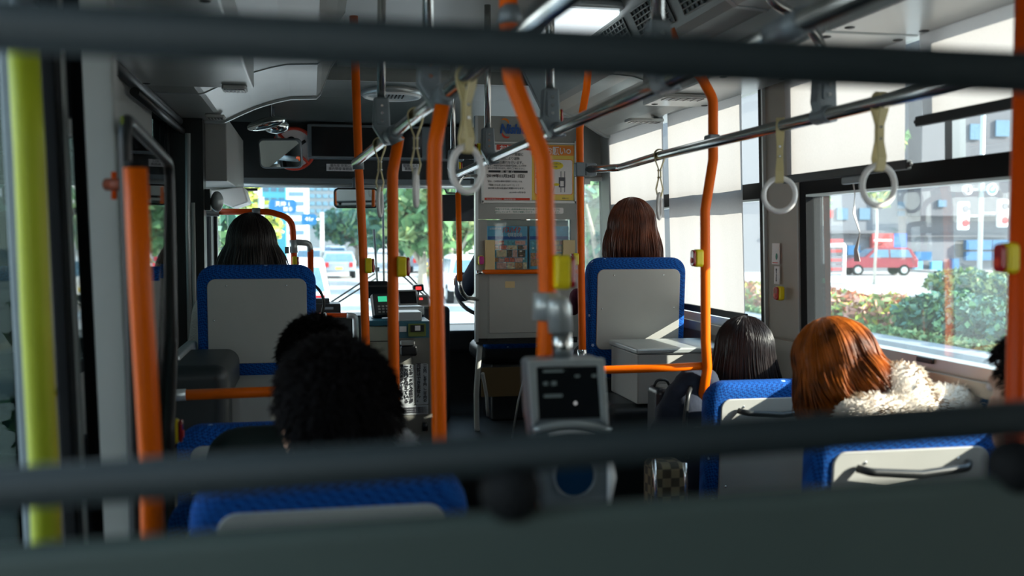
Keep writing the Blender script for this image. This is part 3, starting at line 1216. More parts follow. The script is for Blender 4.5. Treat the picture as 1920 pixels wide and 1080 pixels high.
# low orange rails
t = thing('guard_rail', 'low orange rail running left from the pole in front of the white locker', 'guard rail', P(1220, 690, 3.2))
m = MB()
m.tube([P(1322, 686, 3.06), P(1220, 691, 3.12), P(1120, 694, 3.18), P(1060, 680, 3.25)], .0135, ORANGE, fr=.08)
m.build('tube', t)
t = thing('guard_rail', 'low orange rail in front of the left wheel arch cover', 'guard rail', P(420, 738, 2.9))
m = MB()
m.tube([P(335, 741, 2.95), P(520, 734, 2.95), P(640, 734, 2.95), down(P(660, 760, 2.95), .3)], .0155, ORANGE, fr=.08)
m.build('tube', t)
m = MB()
m.tube([P(300, 743, 2.95), P(349, 740, 2.95)], .017, LIGHTALU)
m.build('sleeve', t)
t = thing('guard_rail', 'low orange rail with a silver elbow in front of the windscreen beside the fare machine', 'guard rail', P(640, 590, 5.4))
m = MB()
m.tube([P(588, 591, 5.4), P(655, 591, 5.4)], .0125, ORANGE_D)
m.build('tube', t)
m = MB()
m.tube([P(650, 591, 5.4), P(666, 592, 5.4), P(667, 640, 5.4), P(667, 760, 5.4), down(P(667, 760, 5.4), 0)], .016, LIGHTALU, fr=.03)
m.build('elbow', t)
t = thing('guard_rail', 'orange hoop rail arching over the woman in the front left seat', 'guard rail', P(480, 397, 5.2))
m = MB()
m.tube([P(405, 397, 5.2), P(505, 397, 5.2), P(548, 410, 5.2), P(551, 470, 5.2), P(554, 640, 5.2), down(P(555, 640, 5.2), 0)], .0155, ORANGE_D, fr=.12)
m.build('tube', t)
m = MB()
m.tube([P(355, 399, 5.2), P(411, 399, 5.2)], .0175, ALU)
m.build('sleeve', t)
m = MB()
m.tube([P(473, 397, 5.2), P(488, 397, 5.2)], .0195, ALU)
m.build('collar', t)
m = MB()
m.tube([P(550, 450, 5.2), P(551, 474, 5.2)], .0195, LIGHTALU)
m.tube([P(553, 454, 5.2), P(580, 456, 5.22), P(582, 472, 5.22)], .0155, LIGHTALU, fr=.04)
m.box(P(538, 469, 5.2), (.02, .03, .035), ALU)
m.build('clamp', t)
m = MB()
m.tube([P(582, 468, 5.22), P(584, 640, 5.22)], .0155, ORANGE_D)
m.build('post', t)
# orange post with steel ends left of the driver partition
t = thing('grab_pole', 'short orange pole with silver bent ends fixed to the driver partition', 'grab pole', P(862, 560, 5.45))
m = MB()
m.tube([P(859, 362, 5.45), P(862, 526, 5.45)], .0155, ORANGE)
m.build('tube', t)
m = MB()
m.tube([P(893, 330, 5.55), P(866, 330, 5.45), P(858, 345, 5.45), P(859, 364, 5.45)], .0125, CHROME, fr=.06)
m.build('bracket', t)
m = MB()
m.tube([P(862, 524, 5.45), P(864, 545, 5.45), P(874, 558, 5.5), P(896, 561, 5.56)], .0125, CHROME, fr=.06)
m.build('bracket', t)


def hanger(label, toppts, railp, side=0.0):
    """steel drop tube with a grey screw-plate bracket gripping a rail"""
    rp = Vector(railp)
    t = thing('rail_hanger', label, 'rail hanger', rp, 'ceiling hangers of the overhead rails')
    bt = rp + Vector((side, 0, .115))
    m = MB()
    m.tube([Vector(p) for p in toppts] + [bt - Vector((0, 0, .03))], .0125, STEEL, fr=.06)
    m.build('drop_tube', t)
    m = MB()
    x0 = bt.x
    poly = [(x0 - .022, bt.z), (x0 + .022, bt.z), (x0 + .026, rp.z + .03), (rp.x + .03, rp.z - .016), (rp.x - .012, rp.z - .022), (x0 - .026, rp.z + .03)]
    m.prism(poly, 'y', rp.y - .02, rp.y + .02, ALU)
    m.tube([rp + Vector((0, -.035, 0)), rp + Vector((0, .035, 0))], .021, ALU)
    o = m.build('bracket', t, bevel=.006)
    m = MB()
    m.prism(rounded(x0 - .013, x0 + .016, rp.z + .035, bt.z - .01, .005), 'y', rp.y - .026, rp.y - .02, ALU)
    for k in range(3):
        q = Vector((x0 + .001, rp.y - .026, rp.z + .045 + k * .022))
        m.tube([q, q - Vector((0, .004, 0))], .0045, CHROME, seg=12)
    m.build('screw_plate', t)
    return t


def ceil(x, y, z=1.975):
    return Vector((x, y, z))


r = RL(2.97)
hanger('grey hanger bracket with three screws just before the middle left pole', [ceil(P(717, 0, 2.97).x, 2.97)], r, -.02)
r = RL(2.22)
hanger('grey hanger bracket at the top of the thickest left pole', [ceil(r.x - .02, 2.22)], r, -.02)
for y, lb in ((4.66, 'farthest hanger bracket of the middle rail, left of the partition'), (3.72, 'hanger bracket of the middle rail in front of the blue and orange logo'), (2.72, 'hanger bracket of the middle rail just right of the bent orange pole'), (1.84, 'nearest hanger of the middle rail, by the ceiling grilles')):
    hanger(lb, [ceil(.655, y)], RC(y), -.015)
r = RR(2.2)
hanger('big grey hanger bracket on the window side rail with a bent steel tube', [Vector((P(1420, 0, 2.2).x, 2.2, 1.98)), P(1440, 0, 2.2), P(1503, 33, 2.2), P(1540, 80, 2.2)], r, 0)


# ------------------------------------------------------------------ hand straps
def make_strap():
    t = thing('hand_strap', 'x', 'hand strap', (0, 0, 0), 'hanging hand straps')
    m = MB()
    # ribbon loop: over the rail, pinched in the middle, down through the ring
    R_ = .019
    pr = []
    for k in range(13):
        a = -.25 + (PI + .5) * k / 12
        pr.append(Vector((0, R_ * math.cos(a), R_ * math.sin(a))))
    path = [Vector((0, .006, -.145)), Vector((0, .012, -.12)), Vector((0, .004, -.085)), Vector((0, .004, -.05)), Vector((0, .015, -.02))] + pr + \
           [Vector((0, -.015, -.02)), Vector((0, -.004, -.05)), Vector((0, -.004, -.085)), Vector((0, -.012, -.12)), Vector((0, -.006, -.145)), Vector((0, 0, -.148)), Vector((0, .006, -.145))]
    loops = []
    for i, p in enumerate(path):
        a = path[max(0, i - 1)]
        b = path[min(len(path) - 1, i + 1)]
        tn = (b - a).normalized()
        nn = Vector((0, -tn.z, tn.y))
        w_ = .0085 if abs(p.z + .068) < .03 else .0105
        loops.append([p + Vector((-w_, 0, 0)) + nn * .0014, p + Vector((w_, 0, 0)) + nn * .0014, p + Vector((w_, 0, 0)) - nn * .0014, p + Vector((-w_, 0, 0)) - nn * .0014])
    m.loft(loops, STRAP, smooth=False)
    for z in (-.055, -.08):
        m.tube([Vector((0, -.008, z)), Vector((0, .008, z))], .003, CHROME, seg=10)
    m.build('strap', t)
    m = MB()
    m.torus((0, 0, -.142 - .038), .0400, .0062, RING, sz=1.08, R=None)
    m.build('ring', t)
    return t


proto = make_strap()
spots = [
    (RR(1.2).x, PX(1237, 291, 1.2).y, RRz, 62, 'narrow looking hand ring, farthest along the window side rail', 1.0, 0),
    (1.2, PX(1463, 240, 1.2).y, RRz, -28, 'white hand ring hanging in front of the beige window pillar', 1.0, 0),
    (1.2, PX(1650, 185, 1.2).y, RRz, 3, 'largest white hand ring, hanging before the clear side window', 1.0, 0),
    (RL(3.15).x, 3.15, RL(3.15).z, 78, 'edge-on hand ring between the first two orange poles, above the windscreen mirror', 1.0, 0),
    (RL(2.5).x, 2.5, RL(2.5).z, 80, 'edge-on hand ring between the middle and thickest left poles', 1.0, 0),
    (RL(1.93).x, 1.93, RL(1.93).z, 35, 'large pale hand ring hanging left of the orange logo on the partition', 1.0, 0),
]
for i, (x, y, z, a, lb, s_, _) in enumerate(spots):
    o = proto if i == 0 else copy_tree(proto)
    o.location = (x, y, z)
    o.rotation_euler = (0, 0, math.radians(a))
    o['label'] = lb


# ------------------------------------------------------------------ stop buttons
def stop_button(label, p, ang, s=1.0, lens=REDLENS):
    """yellow housing with a red push lens; ang turns the lens (0 = towards the rear of the bus)"""
    t = thing('stop_button', label, 'stop button', p, 'yellow stop buttons')
    R = Matrix.Translation(Vector(p)) @ Matrix.Rotation(ang, 4, 'Z') @ Matrix.Scale(s, 4)
    m = MB()
    m.prism(rounded(-.019, .019, -.030, .030, .012), 'y', -.013, .014, YELLOW)
    m.xform(R).build('housing', t, bevel=.005)
    m = MB()
    m.prism(rounded(-.017, .017, -.028, .028, .012), 'y', -.023, -.013, lens)
    m.xform(R)
    o = m.build('lens', t, bevel=.005)
    m = MB()
    m.tube([(0, -.025, -.008), (0, -.0225, -.008)], .0095, MAGENTA if lens is MAGENTA else REDINK, seg=20)
    m.xform(R).build('push_cap', o)
    return t


H = PI / 2
stop_button('yellow stop button on the thinnest left pole', P(691, 498, 3.77), H, .95)
stop_button('large yellow stop button on the middle left pole', P(753, 500, 2.86), H, 1.0)
stop_button('blurred yellow stop button on the nearest bent pole', P(1053, 510, 1.68), H, 1.0)
stop_button('stop button on the pole next to the front right seat, red lens to the left', P(1079, 486, 4.06), -H, .85)
stop_button('stop button on the curved pole before the shades, red lens to the left', P(1309, 484, 3.03), -H, .95)
stop_button('red and yellow stop button on the pole at the right edge', P(1890, 484, 1.35), -H, .80)
stop_button('purple stop button at the left edge of the driver partition', P(902, 488, 5.54), 0, .85, MAGENTA)  # lens has a plain magenta colour
stop_button('stop button with red lens low on the beige window pillar', PX(1462, 550, 1.65), -H * .95, .85)
stop_button('yellow stop button low beside the door near the blue seat', P(325, 808, 2.42), H, .95)
stop_button('small stop button on the orange hoop behind the woman in the front left seat', P(553, 490, 5.18), H, .85)
stop_button('yellow stop button behind the hanger bracket right of the bent pole', P(1043, 218, 2.78), H, .75)
stop_button('yellow stop button behind the hanger bracket by the logo', P(898, 280, 3.78), -H, .75)
stop_button('tiny yellow stop button behind the farthest hanger bracket', P(860, 312, 4.72), H, .7)
stop_button('small yellow stop button on the grey sleeve at the left window post', P(360, 400, 5.175), H, .75)


# ------------------------------------------------------------------ seats
def seat(label, x0, x1, Y, ztop, zs, floor_z, cat_group='passenger seats', plate=PANEL_L, handle=False, zpl=None, zback=None):
    """x0,x1 seat back edges; Y rear face of the back; ztop back top; zs cushion top"""
    t = thing('passenger_seat', label, 'seat', ((x0 + x1) / 2, Y, floor_z), cat_group)
    m = MB()
    w_ = x1 - x0
    zb = zback if zback is not None else zs - .04
    # padded back: rounded outline lofted through thickness
    def outline(inset, y):
        pts = rounded(x0 + inset, x1 - inset, zb, ztop - inset, .065, 8)
        return [Vector((x, y + (z - ztop) * -.06, z)) for x, z in pts]
    m.loft([outline(.022, Y - .004), outline(.006, Y + .004), outline(0, Y + .02), outline(0, Y + .055), outline(.012, Y + .075), outline(.035, Y + .082)], FAB)
    bk = m.build('backrest', t)
    m = MB()
    zp = zpl if zpl else zb + .07
    pts = rounded(x0 + .038, x1 - .034, zp, ztop - .05, .03, 6)
    lo = [[Vector((x + (0 if k else 0), yy + (z - ztop) * -.06, z)) for x, z in pts] for k, yy in enumerate((Y - .010, Y + .002))]
    m.loft(lo, plate, smooth=False)
    pl = m.build('rear_panel', t, bevel=.003)
    m = MB()
    for fx in (.25, .75):
        for z in (ztop - .075, zp + .02):
            q = Vector((x0 + w_ * fx, Y - .010 + (z - ztop) * -.06, z))
            m.ell(q, (.004, .003, .004), CHROME, 10, 6)
    for xx in (x0 + .06, x1 - .06):
        z = (ztop + zp) / 2 - .02
        m.ell(Vector((xx, Y - .010 + (z - ztop) * -.06, z)), (.004, .003, .004), CHROME, 10, 6)
    o = m.build('screws', pl)
    o['kind'] = 'stuff'
    if handle:
        m = MB()
        hz = ztop - .085
        m.tube([(x0 + .09, Y - .012, hz), (x0 + .11, Y - .035, hz - .004), ((x0 + x1) / 2, Y - .04, hz - .012), (x1 - .11, Y - .035, hz - .004), (x1 - .09, Y - .012, hz)], .009, BLACK, fr=.02)
        m.build('handle', t)
    m = MB()
    m.box(((x0 + x1) / 2, Y + .27, zs - .045), (w_ - .02, .40, .09), FAB)
    m.build('cushion', t, bevel=.03)
    m = MB()
    if zback is not None:
        m.box(((x0 + x1) / 2, Y + .06, (zb + floor_z) / 2), (w_ - .04, .07, zb - floor_z), DARKTEAL)
    m.box(((x0 + x1) / 2, Y + .27, zs - .115), (w_ - .06, .36, .05), BLACK)
    m.box(((x0 + x1) / 2, Y + .24, (zs - .14 + floor_z) / 2), (w_ * .5, .2, zs - .14 - floor_z), DARKTEAL)
    m.build('base', t, bevel=.01)
    return t


a0, a1 = P(367, 500, 3.75), P(592, 500, 3.75)
b0, b1_ = P(1104, 485, 4.1), P(1289, 485, 4.1)
seat('blue front left seat with a plain grey rear panel, under the black haired woman', a0.x, a1.x, 3.75, P(480, 497, 3.75).z, .27, .0, zback=.56, zpl=P(480, 682, 3.75).z)
seat('blue front right seat with a glossy grey rear panel behind the driver partition', b0.x, b1_.x, 4.1, P(1200, 483, 4.1).z, .32, .0, zback=.50, zpl=P(1200, 655, 4.1).z)
seat('blue seat with black grab handle behind the woman with straight black hair', 1.19, 1.63, 2.85, P(1400, 717, 2.85).z, -.06, FZ, handle=True, plate=PANEL_L, zpl=.05)
seat('blue seat under the woman in the fur coat', 1.06, 1.51, 1.95, .69, -.02, FZ, handle=True)
seat('blue seat nearest the dark guard bars, under the man with thick black hair', P(350, 925, 1.42).x, P(880, 925, 1.42).x, 1.42, P(600, 888, 1.42).z, .0, FZ)
seat('blue seat under the man in the dark green jacket beside the wheel arch', -.30, .13, 2.12, .56, -.03, FZ)
seat('empty looking blue seat back low at the left behind the dark green shoulder', P(328, 800, 2.72).x, P(328, 800, 2.72).x + .42, 2.72, P(400, 800, 2.72).z, -.03, FZ)

# platforms carrying the front seats
m = MB()
m.bb(-0.62, 0.03, 3.17, 4.9, FZ, 0.0, DARKTEAL)
m.bb(-0.62, 0.02, 3.17, 3.70, 0.0, 0.45, DARKTEAL)
o = m.build('wheel_arch_platform', bevel=.04)
tag(o, 'dark wheel arch platform under the front left seat', 'platform')
m = MB()
m.bb(1.08, 1.66, 3.70, 4.9, FZ, 0.0, DARKTEAL)
m.bb(1.13, 1.65, 3.72, 4.07, 0.0, 0.45, DARKTEAL)
o = m.build('wheel_arch_platform', bevel=.04)
tag(o, 'dark wheel arch platform under the front right seat', 'platform')
# moulded cover behind the left seat
t = thing('wheel_arch_cover', 'dark glossy moulded cover on the left wheel arch behind the seat', 'cover', P(390, 740, 3.3))
m = MB()
c0, c1 = P(322, 752, 3.2), P(434, 676, 3.3)
m.bb(LX + .01, c1.x, 3.17, 3.7, .45, c1.z, DARKTEAL)
m.build('shell', t, bevel=.045, segs=6)
m = MB()
c1 = P(520, 700, 3.45)
m.bb(-.34, .02, 3.3, 3.74, .45, P(500, 735, 3.3).z, PANEL)
m.build('side_shelf', t, bevel=.02)
# grey wall end piece left of it
m = MB()
m.box(P(344, 668, 3.6), (.04, .5, .06), LIGHTALU)
o = m.build('armrest_trim', bevel=.01)
tag(o, 'short light grey ledge on the left wall beside the woman in the front left seat', 'ledge')
# white locker on the right
t = thing('storage_locker', 'white locker with a grey lid behind the front right seat', 'locker', P(1250, 720, 3.7))
z1 = P(1190, 655, 3.72).z
m = MB()
lx0 = P(1190, 690, 3.72).x
m.bb(lx0 + .008, 1.655, 3.71, 4.06, .45, z1 - .02, PANEL_L)
m.build('body', t, bevel=.006)
m = MB()
m.bb(lx0, 1.66, 3.70, 4.07, z1 - .02, z1 + .004, LIGHTALU)
m.build('lid', t, bevel=.008)

# ------------------------------------------------------------------ driver partition, posters, leaflets
Yp = 5.6
q = lambda px, py, dy=0.0: P(px, py, Yp - dy)


def plate(mb, x0, y0, x1, y1, dy, th, m_, r=0.0):
    a, b = P(x0, y0, Yp), P(x1, y1, Yp)
    if r:
        mb.prism(rounded(a.x, b.x, b.z, a.z, r), 'y', Yp - dy - th, Yp - dy, m_)
    else:
        mb.bb(a.x, b.x, Yp - dy - th, Yp - dy, b.z, a.z, m_)
    return mb


t = thing('driver_partition', 'grey partition wall behind the driver with posters and leaflet pockets', 'partition', q(990, 800))
m = MB()
plate(m, 893, 218, 1093, 412, 0, .03, PANEL)
plate(m, 893, 412, 912, 636, 0, .03, PANEL)
plate(m, 1068, 412, 1093, 636, 0, .03, PANEL)
plate(m, 912, 505, 1068, 636, 0, .03, PANEL)
plate(m, 912, 412, 1068, 505, -.045, .006, PANEL)
m.build('panel', t)
m = MB()
plate(m, 915, 516, 1072, 621, .03, .004, PANEL_L)
m.build('lower_sheet', t, bevel=.002)
m = MB()
a = q(893, 218)
m.bb(a.x - .012, a.x + .004, Yp - .04, Yp + .01, P(893, 640, Yp).z, a.z, LIGHTALU)
m.build('edge_profile', t)
m = MB()
for (x0, x1) in ((907, 925), (1052, 1074)):
    plate(m, x0, 450, x1, 506, .03, .022, CREAM)
m.build('leaflet_pocket', t, bevel=.003)
m = MB()
plate(m, 945, 527, 963, 539, .031, .004, CREAM)
m.build('badge', t)
m = MB()
m.tube([P(905, 510, 5.53), P(1090, 509, 5.53)], .013, ORANGE)
m.build('hand_bar', t)
m = MB()
m.tube([P(893, 511, 5.53), P(908, 511, 5.53)], .012, CHROME)
m.build('bar_end', t)
m = MB()
m.tube([P(901, 636, Yp), P(896, 690, Yp), P(893, 740, Yp), P(894, 800, Yp), down(P(895, 815, Yp), 0)], .016, PANEL, fr=.2)
m.tube([P(905, 700, Yp), P(912, 740, Yp + .1), P(915, 780, Yp + .1)], .01, PANEL, fr=.05)
m.build('leg', t)
m = MB()
plate(m, 893, 634, 1080, 641, -.02, .05, BLACK)
m.build('lower_edge', t)
m = MB()
a, b = P(903, 690, 5.75), P(985, 742, 5.75)
m.bb(a.x, b.x, 5.75, 5.77, b.z, a.z, mat('brown_board', (.10, .06, .02), rough=.7))
m.build('kick_board', t)
m = MB()
m.tube([P(1000, 702, 5.2), P(985, 702, 5.2), P(972, 750, 5.2), P(960, 822, 5.2)], .006, LIGHTALU, fr=.1)
m.build('cable_guard', t)
# logo lettering with its two swooshes
text('Nishitetsu', 'logo', t, P(976, 243, Yp - .034) , .072, BLUEINK, shear=.25, width=.245, offset=.0028)
m = MB()
for (cx, cy, a0_, a1_, mm) in ((944, 235, 20, 110, ORINK), (952, 246, 195, 290, REDINK)):
    c = P(cx, cy, Yp - .034)
    vs = []
    n = 12
    for k in range(n + 1):
        a = math.radians(a0_ + (a1_ - a0_) * k / n)
        wd = .010 * math.sin(PI * (k + .6) / (n + 1.2)) + .001
        for rr_ in (.032 - wd * .2, .032 + wd):
            vs.append(c + Vector((rr_ * math.cos(a), 0, rr_ * math.sin(a))))
    m.add(vs, [(2 * k, 2 * k + 1, 2 * k + 3, 2 * k + 2) for k in range(n)], mm)
m.build('logo_swoosh', t)

# poster frame and two posters
t = thing('notice_board', 'white notice board frame on the driver partition holding two notices', 'poster frame', q(990, 381))
m = MB()
plate(m, 900, 266, 1079, 272, .03, .014, WHITE)
plate(m, 900, 376, 1079, 382, .03, .014, WHITE)
plate(m, 900, 266, 905, 382, .03, .014, WHITE)
plate(m, 1074, 266, 1079, 382, .03, .014, WHITE)
m.build('frame', t, bevel=.002)


def T(par, s_, px, py, size, mm, al='CENTER', dy=.036, w=None, vert=False, off=0.0, nm='lettering'):
    return text(s_, nm, par, P(px, py, Yp - dy), size, mm, align=al, width=(w * 1.0 if w else None), vertical=vert, offset=off)


PXM = (q(1000, 300).x - q(900, 300).x) / 100      # metres per photo pixel on the partition
t = thing('notice_poster', 'left pale notice poster with a red heading and the date 2019', 'poster', q(945, 376))
m = MB()
plate(m, 905, 272, 995, 376, .030, .002, PAPER)
m.build('sheet', t)
for bnd in ((929, 272, 995, 283, .032, .0015, REDINK), (907, 371, 991, 376, .032, .0015, REDINK), (914, 320, 987, 325, .032, .0015, INK)):
    m = MB()
    plate(m, *bnd)
    m.build('colour_band', t)
T(t, 'お知らせ', 936, 278, .034, PAPER, 'LEFT', w=52 * PXM, off=.0006)
T(t, 'マラソン・パレート開催に', 914, 289, .02, INK, 'LEFT', w=66 * PXM)
T(t, '伴う交通規制により運休', 914, 297, .02, GREYINK, 'LEFT', w=60 * PXM)
T(t, 'および迂回運行を行います。', 914, 304.5, .02, INK, 'LEFT', w=66 * PXM)
T(t, 'また、時間が変わる路線が前後してバスが', 914, 310.5, .012, GREYINK, 'LEFT', w=72 * PXM)
T(t, '遅れが予想されます。何卒ご了承ください。', 914, 315.5, .012, GREYINK, 'LEFT', w=70 * PXM)
T(t, '開  催  日', 951, 322.5, .014, PAPER, w=24 * PXM)
T(t, '2019年11月24日（日）', 951, 330.5, .022, INK, w=70 * PXM, off=.0004)
T(t, 'なお、この日の運休の詳細につきましては、', 915, 340, .011, GREYINK, 'LEFT', w=64 * PXM)
T(t, '「西鉄くらしネットホームページ」にて', 915, 347, .012, INK, 'LEFT', w=56 * PXM)
T(t, '2019年11月15日(金)に掲載いたします。', 915, 353, .012, INK, 'LEFT', w=68 * PXM)
T(t, '2019年11月吉日', 955, 361, .011, GREYINK, 'LEFT', w=30 * PXM)
T(t, '西日本鉄道株式会社　自動車事業本部', 912, 373.5, .009, PAPER, 'LEFT', w=54 * PXM)
t = thing('notice_poster', 'right yellow and orange request poster with a drawing of a stop button', 'poster', q(1034, 376))
m = MB()
plate(m, 995, 272, 1074, 376, .030, .002, YELINK)
m.build('sheet', t)
m = MB()
plate(m, 995, 273, 1073, 293, .032, .0015, ORINK)
m.build('heading_band', t)
m = MB()
plate(m, 1000, 299, 1071, 366, .032, .0012, ORINK, .012)
plate(m, 1001, 300, 1070, 365, .0332, .0012, PAPER, .012)
m.build('panel_box', t)
m = MB()
c = q(1043, 310.5, .0355)
m.ell(c, (.042, .001, .022), YEL2, 28, 6)
m.build('balloon', t)
m = MB()
for px in (1048.5, 1055.5):
    plate(m, px, 322, px + 1, 361, .0345, .001, GREYINK)
plate(m, 1045, 333, 1057, 352, .0345, .002, GREYINK)
plate(m, 1047.5, 340, 1054, 350, .0365, .001, PAPER)
m.build('button_drawing', t)
m = MB()
a = q(1047, 346, .038)
m.ell(a + Vector((-.012, 0, .0)), (.018, .002, .008), YEL2, 14, 6)
m.tube([a + Vector((-.022, 0, -.005)), a + Vector((-.035, 0, -.045))], .0012, GREYINK, seg=6)
m.build('hand_drawing', t)
T(t, 'お願い', 1042, 284, .05, PAPER, w=37 * PXM, off=.001, dy=.036)
T(t, 'ワンタッチ', 1044, 307.5, .014, GREYINK, w=17 * PXM, dy=.0385)
T(t, 'で降車！', 1041, 313, .012, GREYINK, w=11 * PXM, dy=.0385)
T(t, 'バスが\n止まって\nから', 1004, 307, .026, GREYINK, 'LEFT', w=18 * PXM)
T(t, 'お立ち', 1003, 329, .05, REDINK, 'LEFT', w=30 * PXM, off=.0008)
T(t, '西鉄バス', 1060, 372, .009, GREYINK, w=12 * PXM)
m = MB()
m.torus(q(1066, 284, .036), .011, .003, PAPER)
m.build('emblem', t)
# sticker under the frame
t = thing('notice_sticker', 'long white sticker with two lines of small text under the poster frame', 'sticker', q(990, 401))
m = MB()
plate(m, 926, 389, 1054, 401, .030, .0015, PAPER, .008)
m.build('sheet', t)
T(t, '西鉄バスでは、自家用車の安全のためアイドリングストップを', 928, 392.5, .012, GREENINK, 'LEFT', w=122 * PXM, dy=.0325)
T(t, '励行しています。何卒ご理解いただき、ご協力をお願い致します。', 928, 397.5, .012, GREENINK, 'LEFT', w=122 * PXM, dy=.0325)


# brochures in the pockets
FOOD = [mat('print_brown', (.50, .26, .13), var=.5, scale=90), mat('print_cream', (.75, .62, .42), var=.3, scale=60), mat('print_red', (.75, .20, .15), var=.4, scale=80), mat('print_teal', (.14, .40, .50), var=.5, scale=50), mat('print_pink', (.72, .42, .38), var=.3, scale=70), mat('print_dark', (.16, .12, .09), var=.6, scale=90)]


def brochure(label, x0, y0, x1, y1, title, seed):
    rnd = random.Random(seed)
    t = thing('brochure', label, 'brochure', P((x0 + x1) / 2, y1, Yp))
    m = MB()
    plate(m, x0, y0, x1, y1, -.01, .006, SKYINK)
    m.build('booklet', t)
    m = MB()
    plate(m, x0 + 1, y0 + 1, x1 - 1, y0 + 25, -.004, .001, SKYINK)
    plate(m, x0 + 1, y0 + 19, x1 - 1, y0 + 25, -.003, .001, BLUEINK)
    m.build('cover_picture', t)
    m = MB()
    y = y0 + 27
    while y < y1 - 6:
        h = rnd.choice((9, 12, 14))
        x = x0 + 2
        while x < x1 - 4:
            w_ = rnd.choice((10, 15, 20))
            plate(m, x, y, min(x + w_ - 1, x1 - 1), min(y + h - 1, y1), -.003, .0015, rnd.choice(FOOD))
            x += w_
        y += h
    for k in range(26):
        xx, yy = rnd.uniform(x0 + 3, x1 - 8), rnd.uniform(y0 + 28, y1 - 5)
        plate(m, xx, yy, xx + rnd.uniform(2, 7), yy + rnd.uniform(1, 3.5), -.001, .001, rnd.choice(FOOD + [PAPER, REDINK, PAPER]))
    m.build('print_block', t)
    if title:
        T(t, title, (x0 + x1) / 2 + 8, y0 + 8, .04, REDINK, w=34 * PXM, dy=.002, off=.001)
        T(t, '九州日帰り特集', x0 + 4, y0 + 5, .014, PAPER, 'LEFT', w=22 * PXM, dy=.002)
        T(t, '旬味覚の秋', (x0 + x1) / 2 + 14, y0 + 17, .028, PAPER, w=28 * PXM, dy=.002)
    return t


brochure('blue topped bus tour brochure with a red title in the left pocket', 914, 424, 989, 504, 'バスハイク', 3)
brochure('brochure crowded with small food pictures in the right pocket', 993, 424, 1066, 504, None, 8)
# cover glass of the pockets
m = MB()
plate(m, 912, 412, 1068, 506, .028, .002, GLASSC)
o = m.build('clear_cover', bpy.data.objects['driver_partition'])

# driver side bulkhead frame and glass right of partition
t = thing('bulkhead_screen', 'clear bulkhead screen with a white tube frame right of the driver partition', 'screen', q(1130, 480))
m = MB()
m.tube([P(1096, 336, 5.6), P(1150, 336, 5.6), P(1163, 350, 5.6), P(1163, 620, 5.6)], .012, WHITE, fr=.06)
m.build('frame', t)
m = MB()
a, b = P(1097, 338, 5.6), P(1160, 640, 5.6)
m.bb(a.x, b.x, 5.6, 5.605, b.z, a.z, GLASSC)
m.build('pane', t)
for (x, y) in ((1101, 341), (1155, 364)):
    c = P(x, y, 5.57)
    m = MB()
    m.box(c, (.035, .012, .03), WHITE)
    m.build('clamp', t)
m = MB()
plate(m, 1093, 218, 1160, 334, -.03, .02, PANEL)
struct(m.build('trim_2'))
# ------------------------------------------------------------------ header equipment
Yh = 6.33
t = thing('information_display', 'wide switched off display panel in the header above the windscreen', 'display', P(680, 303, Yh))
m = MB()
a, b = P(576, 233, Yh), P(868, 303, Yh)
m.bb(a.x, b.x, Yh - .05, Yh + .02, b.z, a.z, ALU)
m.build('bezel', t, bevel=.01)
m = MB()
a, b = P(584, 239, Yh), P(790, 297, Yh)
m.bb(a.x, b.x, Yh - .055, Yh - .045, b.z, a.z, SCREEN)
m.build('screen', t)
m = MB()
a, b = P(834, 240, Yh), P(886, 300, Yh)
m.bb(a.x, b.x, Yh - .07, Yh - .045, b.z, a.z, BLACK)
m.build('fare_board', t)
m = MB()
RL_ = mat('red_led', (.5, .02, .02), emit=(1, .05, .05), estr=1.0)
for px in (858, 876):
    c = P(px, 281, Yh - .075)
    m.box(c, (.022, .004, .008), RL_)
m.build('red_digit', t)
t = thing('warning_sign', 'round red ringed sign behind the square interior mirror', 'sign', P(555, 320, Yh))
c = P(551, 279, Yh - .01)
m = MB()
m.tube([c, c - Vector((0, .006, 0))], .135, PAPER, seg=40)
m.build('disc', t)
m = MB()
m.torus(c - Vector((0, .008, 0)), .125, .01, REDINK)
m.tube([c + Vector((-.09, -.012, .09)), c + Vector((.09, -.012, -.09))], .008, REDINK, seg=8)
m.build('red_ring', t)
m = MB()
m.tube([c + Vector((-.06, -.009, .04)), c + Vector((-.01, -.009, .07)), c + Vector((.03, -.009, .02)), c + Vector((.07, -.009, .05))], .01, INK, seg=8, fr=.02)
m.build('symbol', t)
for (x0, y0, x1, y1, tx, lb) in ((612, 307, 664, 321, '優先席 非常口\n車内禁煙 乗務員', 'left white notice sticker under the dark display'), (754, 307, 786, 321, '管理により\n業務社名', 'right white notice sticker under the dark display')):
    t = thing('notice_sticker', lb, 'sticker', P((x0 + x1) / 2, y1, Yh))
    a, b = P(x0, y0, Yh), P(x1, y1, Yh)
    m = MB()
    m.bb(a.x, b.x, Yh + .0, Yh + .02, b.z, a.z, PAPER)
    m.build('sheet', t)
    text(tx, 'lettering', t, ((a.x + b.x) / 2, Yh - .002, (a.z + b.z) / 2), .02, INK, width=(b.x - a.x) * .85)
